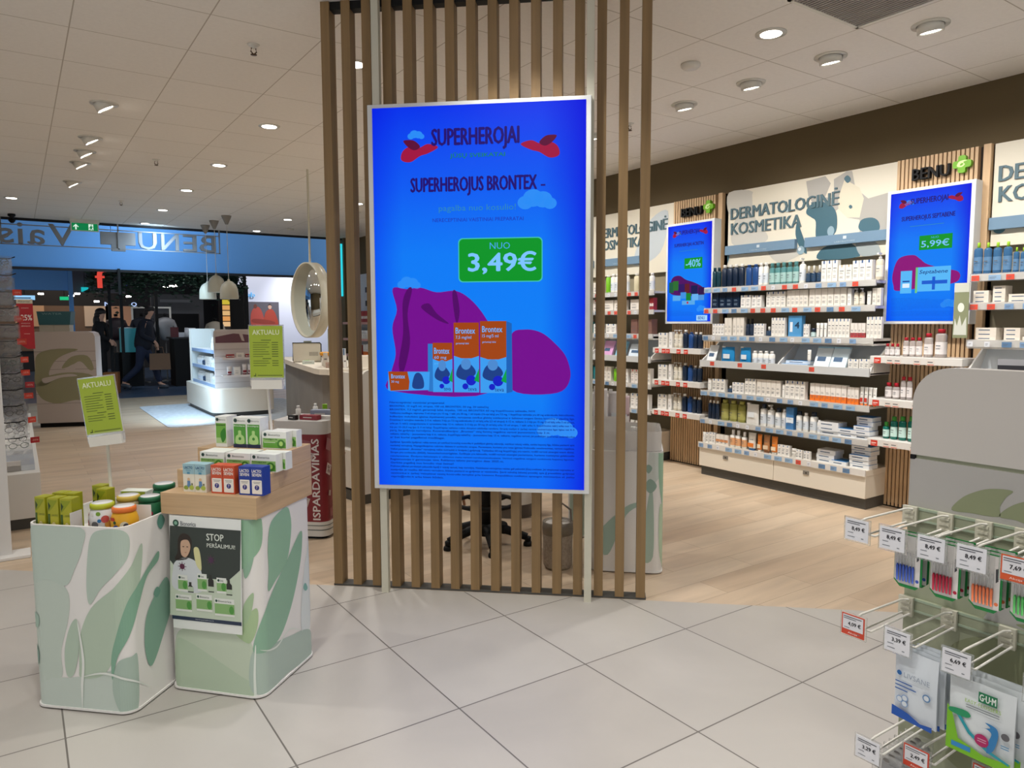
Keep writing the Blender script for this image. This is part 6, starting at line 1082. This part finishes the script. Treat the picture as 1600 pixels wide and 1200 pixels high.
# distant wall bay
t = thing('shelving_bay', 'distant wall shelving at the far end of the right wall, between the left battens', 'shelving', (5.5, 13.2, 0), -90)
MB().box(0, 2.6, -.06, 0, 0, 2.3, '#c8c8cc').build('back_panel', t); MB().box(0, 2.6, -.35, -.06, 0, .3, 'warm white').build('base', t)
for z in (.5, .8, 1.1, 1.4): MB().box(0, 2.6, -.36, -.06, z-.02, z, 'shelf white').rect(0, 2.6, z-.04, z+.002, -.361, '#c89890').build('shelf', t)
MB().box(.4, 1.0, -.065, -.06, 1.95, 2.05, '#3c2438').box(.4, 1.0, -.065, -.06, 1.7, 1.8, '#181c2c').build('brand_panel', t)
for z, it in ((.5, [('whitebot', 9, 13.1, 12.2, .16)]), (.8, [('redbox', 4, 13.1, 12.5, .18), ('cartonorange', 3, 12.4, 12.0, .2)]), (1.1, [('cartonorange', 3, 13.1, 12.6, .2), ('jarwhite', 4, 12.5, 12.1, .15)]), (1.4, [('carton', 3, 13.1, 12.6, .22), ('redbox', 3, 12.5, 12.0, .2)])): row(it, wy_(5.2), -90, z, 'distant bay shelf at %s height' % {.5: 'knee', .8: 'hip', 1.1: 'chest', 1.4: 'eye'}[z])
# ================================================================ the mall beyond
def sbox(nm, *a): return struct(MB().box(*a).build(nm))
sbox('wall_mall_blue', -6, .95, 17.8, 18.0, 2.08, 4.0, 'blue wall'); sbox('trim_3', .95, 1.03, 17.75, 17.83, 0, 4.0, 'blue wall')
sbox('wall_mall_dark', -6, 5.3, 25, 25.2, 0, 4.0, 'dark store'); sbox('wall_mall_white', 5.3, 13, 22, 22.2, 0, 3.4, 'white wall'); sbox('wall_mall_side', 5.3, 5.4, 22, 25, 0, 4, 'dark store')
sbox('wall_mall_grey', 1.03, 2.2, 19.5, 19.6, 2.1, 4.0, '#6c6870')
sbox('trim_4', 5.35, 13, 21.96, 22.0, 2.9, 3.05, 'dark store')
def X8(px_): return 1.47+(px_-150)*.012
def Z8(y_): return 1.412+(502-y_)/70.5
KF = thing('mall_kiosk', 'dark mall kiosk with black posts, glass case and counter under hanging greenery', 'kiosk', (0, 0, 0))
MB().box(2.85, 4.4, 17.25, 17.9, 0.0, 1.05, 'black plastic').box(2.8, 4.45, 17.2, 17.95, 1.05, 1.08, '#2c2c30').build('counter', KF)
MB().box(1.75, 2.3, 17.9, 18.5, 0, .75, 'black plastic').build('base_cabinet', KF)
for x, y_ in ((1.68, 17.7), (1.87, 17.4), (2.72, 18.6), (4.1, 18.4), (4.42, 17.4)): MB().box(x-.03, x+.03, y_-.03, y_+.03, 0, 2.6, 'black plastic').build('post', KF)
MB().box(1.3, 4.5, 17.35, 17.42, 2.5, 2.62, 'black plastic').box(1.3, 4.5, 18.5, 18.57, 2.5, 2.62, 'black plastic').box(1.3, 1.37, 17.4, 18.5, 2.5, 2.62, 'black plastic').box(4.43, 4.5, 17.4, 18.5, 2.5, 2.62, 'black plastic').build('roof_frame', KF)
MB().box(1.9, 2.3, 18.0, 18.3, .751, 1.28, 'teal case').box(1.88, 2.32, 17.98, 18.32, 1.28, 1.3, 'steel').build('glass_case', KF)
b = MB()
for i in range(2600):
    u = random.random(); x = 1.25+3.2*u; dens = .5+.5*math.sin(u*9+1)
    z = 2.52+random.gauss(0, .14)-abs(random.gauss(0, .16))*(1 if u > .1 else 1.6)*(1.6 if .15 < u < .35 else 1); y_ = 17.3+random.random()*.5
    a, c_ = random.random()*6.28, random.random()*3.1; s_ = .03+.045*random.random(); m_ = Matrix.Translation((x, y_, z)) @ Matrix.Rotation(a, 4, 'Z') @ Matrix.Rotation(c_, 4, 'X')
    b.xf = m_; b.add([(-s_, 0, 0), (0, -s_*.5, .01), (s_, 0, 0), (0, s_*.5, .01)], [(0, 1, 2, 3)], 'leaf dark')
b.xf = None; o_ = b.build('hanging_greenery', KF); o_['kind'] = 'stuff'
def lit(s, x0, x1, z0, z1, y_, c, lb, nm='lit_letter'): return tag(MB().text(s, x0, x1, z0, z1, 0, c, bold=.03, thick=.03).build(nm, None, (0, y_, 0)), lb, 'sign')
tag(MB().text('f', 1.42, 1.58, 2.12, 2.5, 0, '@d8483c', bold=.06, thick=.03).tube([(1.5, .015, 2.4), (1.5, .015, 4.0)], .006, 'black plastic', 6).build('lit_sign', None, (0, 17.2, 0)), 'red lit letter f hanging in the greenery', 'sign'); lit('M', 2.24, 2.4, 1.9, 2.02, 24.9, '@b8d0ff', 'small lit letter M on the dark shop front', 'lit_sign'); lit('Q', 2.95, 3.1, 1.88, 2.02, 24.9, '@b8d0ff', 'small lit letter Q on the dark shop front', 'lit_sign')
lit('cob', 5.45, 5.85, 2.14, 2.27, 21.9, '@6ab8f4', 'pale blue lit shop letters on the white wall', 'lit_sign')
# white store poster
t = thing('fashion_poster', 'grey poster of two seated people in red clothes on the white shop wall', 'poster', (0, 21.95, 0)); MB().box(5.65, 6.55, 0, .05, 1.25, 2.0, '#5c5860').build('panel', t)
b = MB().poly(cr([(5.75, 1.3), (5.72, 1.6), (5.8, 1.8), (5.95, 1.85), (6.05, 1.7), (6.12, 1.4), (6.1, 1.3)]), -.005, '#b0483c').poly(cr([(6.1, 1.3), (6.12, 1.6), (6.2, 1.75), (6.35, 1.78), (6.46, 1.6), (6.5, 1.3)]), -.006, '#a8402e').ell(5.86, 1.87, .05, .065, -.007, '#6c3c30').ell(6.28, 1.86, .055, .075, -.007, '#c8a08c').poly(cr([(6.22, 1.88), (6.28, 1.95), (6.34, 1.88), (6.28, 1.91)]), -.009, '#2c2020').poly(cr([(5.8, 1.5), (6.3, 1.45), (6.4, 1.35), (5.8, 1.38)]), -.008, '#8c3428')
b.build('printed_picture', t)
tag(MB().box(-.11, .11, 0, .3, 0, 2.15, '#241c18').build('shelf_unit', None, (4.62, 20.2, 0)), 'dark narrow shelf unit with lit orange shelves beside the white shop wall', 'shelving')
for i in range(6):
    c_ = ['@c85c2c', '@c8b43c', '@d8a060', '@d8b078', '@d89858', '@e0b888'][i]; tag(MB().box(-.095, .095, 0, .05, 0, .12, c_).build('lit_shelf_block', None, (4.62, 20.14, 2.02-i*.145)), 'glowing %s box on the narrow dark shelf unit, %s from top' % (['red', 'yellow', 'amber', 'amber', 'amber', 'pale amber'][i], ['first', 'second', 'third', 'fourth', 'fifth', 'lowest'][i]), 'lit box')
tag(MB().box(-.24, .24, 0, .1, 0, 2.4, 'black plastic').build('partition', None, (5.0, 20.3, 0)), 'tall black panel left of the white shop wall', 'panel')
# frame, fascia, mannequins, tables
b = MB().box(2.26, 3.12, 0, .03, 1.74, 1.78, 'white metal').box(2.26, 2.3, 0, .03, .0, 1.74, 'white metal').box(3.08, 3.12, 0, .03, .0, 1.74, 'white metal'); tag(b.build('clothes_rail', None, (0, 19.15, 0)), 'white rectangular clothes frame behind the kiosk counter', 'frame')
tag(MB().box(2.75, 3.95, 0, .1, 1.62, 2.1, '#4c4c50').box(2.75, 2.85, 0, .1, 0, 1.62, '#4c4c50').box(3.85, 3.95, 0, .1, 0, 1.62, '#4c4c50').rect(2.95, 3.65, 1.9, 1.97, -.002, '#7c7c80').build('shop_fascia', None, (0, 19.6, 0)), 'dark grey shop fascia above the white clothes frame', 'fascia')
def skin(name, chain, mt, parent, root=0, sub=2):
    """chain: list of (point, radius, parent index)"""
    me = bpy.data.meshes.new(name); me.from_pydata([c[0] for c in chain], [(i, c[2]) for i, c in enumerate(chain) if c[2] is not None], []); me.materials.append(M(mt))
    o = bpy.data.objects.new(name, me); C.objects.link(o); o.parent = parent; sk = o.modifiers.new('skin', 'SKIN'); sk.use_smooth_shade = True
    for i, c in enumerate(chain):
        r_ = c[1]; me.skin_vertices[0].data[i].radius = (r_, r_) if not isinstance(r_, tuple) else r_
    me.skin_vertices[0].data[root].use_root = True; o.modifiers.new('sub', 'SUBSURF').levels = sub; o.modifiers['sub'].render_levels = sub
    return o
def person(label, loc, rz, s, lean, arm_r, arm_l, leg_f, leg_b, coat, trousers, hair, longhair=False):
    """faces local +x; lean = forward lean of the trunk"""
    p = thing('person', label, 'person', loc, rz); k = s/1.75; v = lambda x, y_, z: (x*k, y_*k, z*k)
    sx_ = lean; hip = v(0, 0, .92); ch = v(.35*sx_, 0, 1.28); nk = v(.5*sx_, 0, 1.5); hd = v(.62*sx_+.02, 0, 1.62)
    fz = lambda sd: (leg_f if sd > 0 else leg_b)
    ch_b = [(hip, .085, None), (ch, (.11, .14), 0), (nk, .05, 1), (hd, (.085, .075), 2), (v(.62*sx_+.03, 0, 1.7), (.08, .07), 3)]
    for sd, arm in ((1, arm_r), (-1, arm_l)):
        i = len(ch_b); sh_ = v(.42*sx_, .17*sd, 1.42); ch_b += [(sh_, .05, 1), (v(arm[0][0], arm[0][1]*sd, arm[0][2]), .04, i), (v(arm[1][0], arm[1][1]*sd, arm[1][2]), .03, i+1), (v(arm[1][0]+.04, arm[1][1]*sd, arm[1][2]-.06), (.035, .018), i+2), (v(arm[1][0]+.05, arm[1][1]*sd, arm[1][2]-.12), (.028, .016), i+3)]
    for sd in (1, -1):
        i = len(ch_b); f = fz(sd); ch_b += [(v(f[0][0]*.3, .08*sd, .82), .06, 0), (v(f[0][0], .09*sd, f[0][2]), .06, i), (v(f[1][0], .09*sd, f[1][2]), .04, i+1), (v(f[1][0]+.14, .09*sd, f[1][2]-.05), .035, i+2)]
    skin('body', ch_b, 'skin', p)
    # face
    b = MB(); hx, hz = hd[0], hd[2]
    b.lathe([(0, -.012), (.012, -.008), (.006, .02), (0, .03)], 'skin', hx+.088*k, 0, 8); b.build('nose', p)
    b = MB().box(hx+.078*k, hx+.086*k, .02, .036, hz+.03, hz+.04, '#1c1410').box(hx+.078*k, hx+.086*k, -.036, -.02, hz+.03, hz+.04, '#1c1410'); b.build('eyes', p)
    MB().box(hx+.078*k, hx+.087*k, -.02, .02, hz-.038, hz-.031, '#8c4c44').build('mouth', p)
    b = MB(); sph = lambda cx, cz, r_, sz, sy=.92: b.lathe([(r_*math.sin(R(g)), cz-r_*sz*math.cos(R(g))) for g in range(0, 181, 18)], hair, cx, 0, 16, sy=sy)
    sph(hx-.018, hz+.055*k, .1, .82); sph(hx-.055, hz-.01, .078, 1.0)
    if longhair: sph(hx-.085, hz-.14, .075, 2.0, 1.15)
    b.build('hair', p)
    ct = [(v(.0, 0, .78), (.19, .21), None), (v(.1*sx_, 0, 1.05), (.15, .18), 0), (ch, (.15, .19), 1), (v(.43*sx_, 0, 1.42), (.11, .14), 2), (v(.49*sx_, 0, 1.49), (.07, .07), 3)]
    for sd, arm in ((1, arm_r), (-1, arm_l)):
        i = len(ct); ct += [(v(.4*sx_, .18*sd, 1.4), .085, 2), (v(arm[0][0], arm[0][1]*sd, arm[0][2]), .06, i), (v(arm[1][0], arm[1][1]*sd, arm[1][2]), .045, i+1)]
    skin('coat', ct, coat, p)
    tr = [(v(0, 0, .9), .15, None), (v(0, 0, 1.0), .12, 0)]
    for sd in (1, -1):
        i = len(tr); f = fz(sd); tr += [(v(f[0][0]*.3, .09*sd, .78), .1, 0), (v(f[0][0], .09*sd, f[0][2]), .078, i), (v(f[1][0], .09*sd, f[1][2]+.03), .06, i+1)]
    skin('trousers', tr, trousers, p)
    for sd in (1, -1):
        f = fz(sd); a = v(f[1][0], .09*sd, f[1][2]); skin('shoe', [((a[0]-.05, a[1], max(.035, a[2]-.04)), .058, None), ((a[0]+.06, a[1], max(.035, a[2]-.045)), .058, 0), ((a[0]+.17, a[1], .035), .045, 1)], '#3c4048', p, sub=1)
    return p
P1 = person('person in a dark navy jacket striding right with a brown bag', (2.18, 17.0, 0), -22, 1.76, .28, ((.12, .26, 1.15), (.2, .22, .92)), ((.05, .25, 1.15), (.3, .2, 1.0)), ((.2, 0, .48), (.3, 0, .09)), ((-.05, 0, .47), (-.38, 0, .14)), 'coat navy', 'denim', 'hair dark')
P2 = person('woman-length-haired person in a black coat standing behind the leaf gondola', (1.42, 17.1, 0), -10, 1.7, .05, ((.05, .24, 1.15), (.22, .2, 1.05)), ((.05, .24, 1.15), (.2, .18, 1.08)), ((.04, 0, .48), (.02, 0, .09)), ((.02, 0, .48), (-.06, 0, .09)), 'cloth black', 'cloth black', 'hair dark', True)
P2['label'] = 'long-haired person in a black coat standing behind the leaf gondola'
t = thing('shopping_bag', 'brown paper shopping bag held by the striding person', 'bag', (2.46, 16.66, .42), -10)
MB().poly([(-.2, 0), (.2, 0), (.19, .34), (-.19, .34)], -.05, 'kraft paper', thick=.1).build('bag_body', t); MB().tube([(-.08, 0, .33), (-.06, 0, .47), (.06, 0, .47), (.08, 0, .33)], .006, 'kraft paper').build('handle', t)
def mannequin(lb, loc, mt, rz=0, z=.95):
    p = thing('mannequin', lb, 'mannequin', loc, rz)
    skin('garment', [((0, 0, z), .14, None), ((0, 0, z+.25), (.16, .13), 0), ((0, 0, z+.48), (.15, .11), 1), ((0, 0, z+.6), .06, 2), ((.17, 0, z+.47), .06, 2), ((.25, 0, z+.2), .05, 4), ((.24, -.03, z-.02), .04, 5), ((-.17, 0, z+.47), .06, 2), ((-.25, 0, z+.2), .05, 7), ((-.24, -.03, z-.02), .04, 8)], mt, p)
    MB().lathe([(.14, 0), (.14, .02), (.015, .03), (.015, z)], 'steel').lathe([(.04, z+.6), (.045, z+.66), (0, z+.67)], 'black plastic').build('stand', p); return p
mannequin('mannequin torso in a pale grey sweater inside the white frame', (2.95, 18.95, 0), '#9a9a9c'); mannequin('mannequin torso in a dark coat left of the grey sweater', (2.43, 18.85, 0), 'coat navy'); mannequin('mannequin torso in a cream fluffy top at the right of the kiosk', (4.12, 19.2, 0), '#c8bca8', z=.85); mannequin('mannequin torso in a dark maroon coat left of the striding person', (2.0, 19.8, 0), '#2c1820')
for i, (x, z, w, c_, lb) in enumerate([(3.05, 1.081, .2, '#d8d8dc', 'left'), (3.3, 1.081, .3, '#2c2c30', 'second'), (3.6, 1.081, .25, '#c8b8c0', 'third'), (3.9, 1.081, .25, '#b8bcc8', 'fourth')]):
    prop('folded_clothes', 'pile of folded goods on the kiosk counter, %s' % lb, 'clothes', MB().prism(rrect(-w/2, w/2, -.12, .12, .03), 0, .05, c_).prism(rrect(-w/2+.01, w/2-.02, -.11, .12, .03), .05, .1+.02*i, '#e0e0e4' if i != 1 else '#5c5c64'), x, 17.55, z, 5*i, 'goods on the kiosk counter')
prop('red_cup_sign', 'small dark red sign on the kiosk counter', 'sign', MB().box(-.08, .08, 0, .02, 0, .22, '#5c1418'), 2.88, 17.35, 1.081, 0); prop('white_bow_bag', 'white bag on the kiosk counter beside the red sign', 'bag', pouch(.24, .2, '#e4e4e8', '#e4e4e8', .12), 3.2, 17.3, 1.081, 0)
prop('orange_crate', 'low orange-brown box behind the leaf gondola', 'crate', MB().box(-.13, .13, 0, .25, 0, .42, '#8c5424'), 1.5, 16.3, .0, -15)
# warm lit shop interior and blue lit shelf far left
tag(MB().box(-3, 1.9, 0, .05, .6, 1.9, '#6c5440').build('timber_wall_panel', None, (0, 24.95, 0)), 'warm timber panelling in the far left shop', 'wall panel')
for i, (x, c_) in enumerate([(.35, '#c8a07c'), (2.05, '#d8c0a8'), (2.6, '#c89878')]): tag(MB().box(-.35, .35, 0, .05, 1.3, 1.9, c_).build('shop_poster', None, (x, 24.9, 0)), '%s warm coloured shop poster in the far dark shop' % ['left', 'middle', 'right'][i], 'poster', 'far shop posters')
spot(1.0, 23.2, 3.4, 130, (1.0, 25, 1.4), 110, .8, (1, .8, .6)); spot(3.0, 17.0, 3.6, 90, (3.0, 18.0, 1.2), 80, .7, (.95, .95, 1))
for i, (px_, py_) in enumerate([(66, 461), (111, 463), (120, 460), (130, 456), (135, 456), (149, 471), (200, 463), (262, 448), (273, 446), (279, 445)]):
    x, z = X8(px_)*1.12, 1.412+(502-py_)/62; tag(MB().lathe([(0, -.02), (.05, -.02), (.06, 0), (.05, .02), (0, .02)], 'lamp glow', n=12).tube([(0, 0, .02), (0, 0, 4.0-z)], .006, 'black plastic', 6).build('shop_spotlight', None, (x, 20, z), 0), 'tiny bright shop spotlight beyond the blue wall, number %s from the left' % ['one', 'two', 'three', 'four', 'five', 'six', 'seven', 'eight', 'nine', 'ten'][i], 'spotlight', 'shop spotlights beyond the kiosk')
tag(MB().box(-.2, .2, 0, .06, 0, .1, '@9ad0f8').tube([(0, .03, .05), (0, .03, 2.07)], .006, 'black plastic', 6).build('lit_sign', None, (.2, 19.9, 1.93)), 'pale blue lit sign left of the blue post', 'sign'); tag(MB().box(-.09, .09, 0, .06, 0, .08, '@20c080').tube([(0, .03, .05), (0, .03, 2.05)], .006, 'black plastic', 6).build('exit_sign', None, (1.0, 20.5, 1.95)), 'tiny green exit sign near the blue post', 'exit sign'); tag(MB().box(-.07, .07, 0, .06, 0, .1, '@1cb0b8').tube([(0, .03, .05), (0, .03, 1.88)], .006, 'black plastic', 6).build('lit_sign', None, (1.36, 19.4, 2.12)), 'tiny turquoise lit sign right of the blue post', 'sign')
tag(MB().box(-.5, .5, 0, .1, 0, .06, '@3c38a8').tube([(0, .03, .05), (0, .03, 1.72)], .006, 'black plastic', 6).build('lit_sign', None, (1.78, 19.75, 2.3)), 'dim violet lit strip above the turquoise sign', 'sign'); tag(MB().box(-.02, .02, 0, .05, 0, 1.0, '@30d8e8').build('lit_strip', None, (5.24, 13.45, 1.9)), 'cyan lit strip at the storefront corner between the battens', 'light strip')
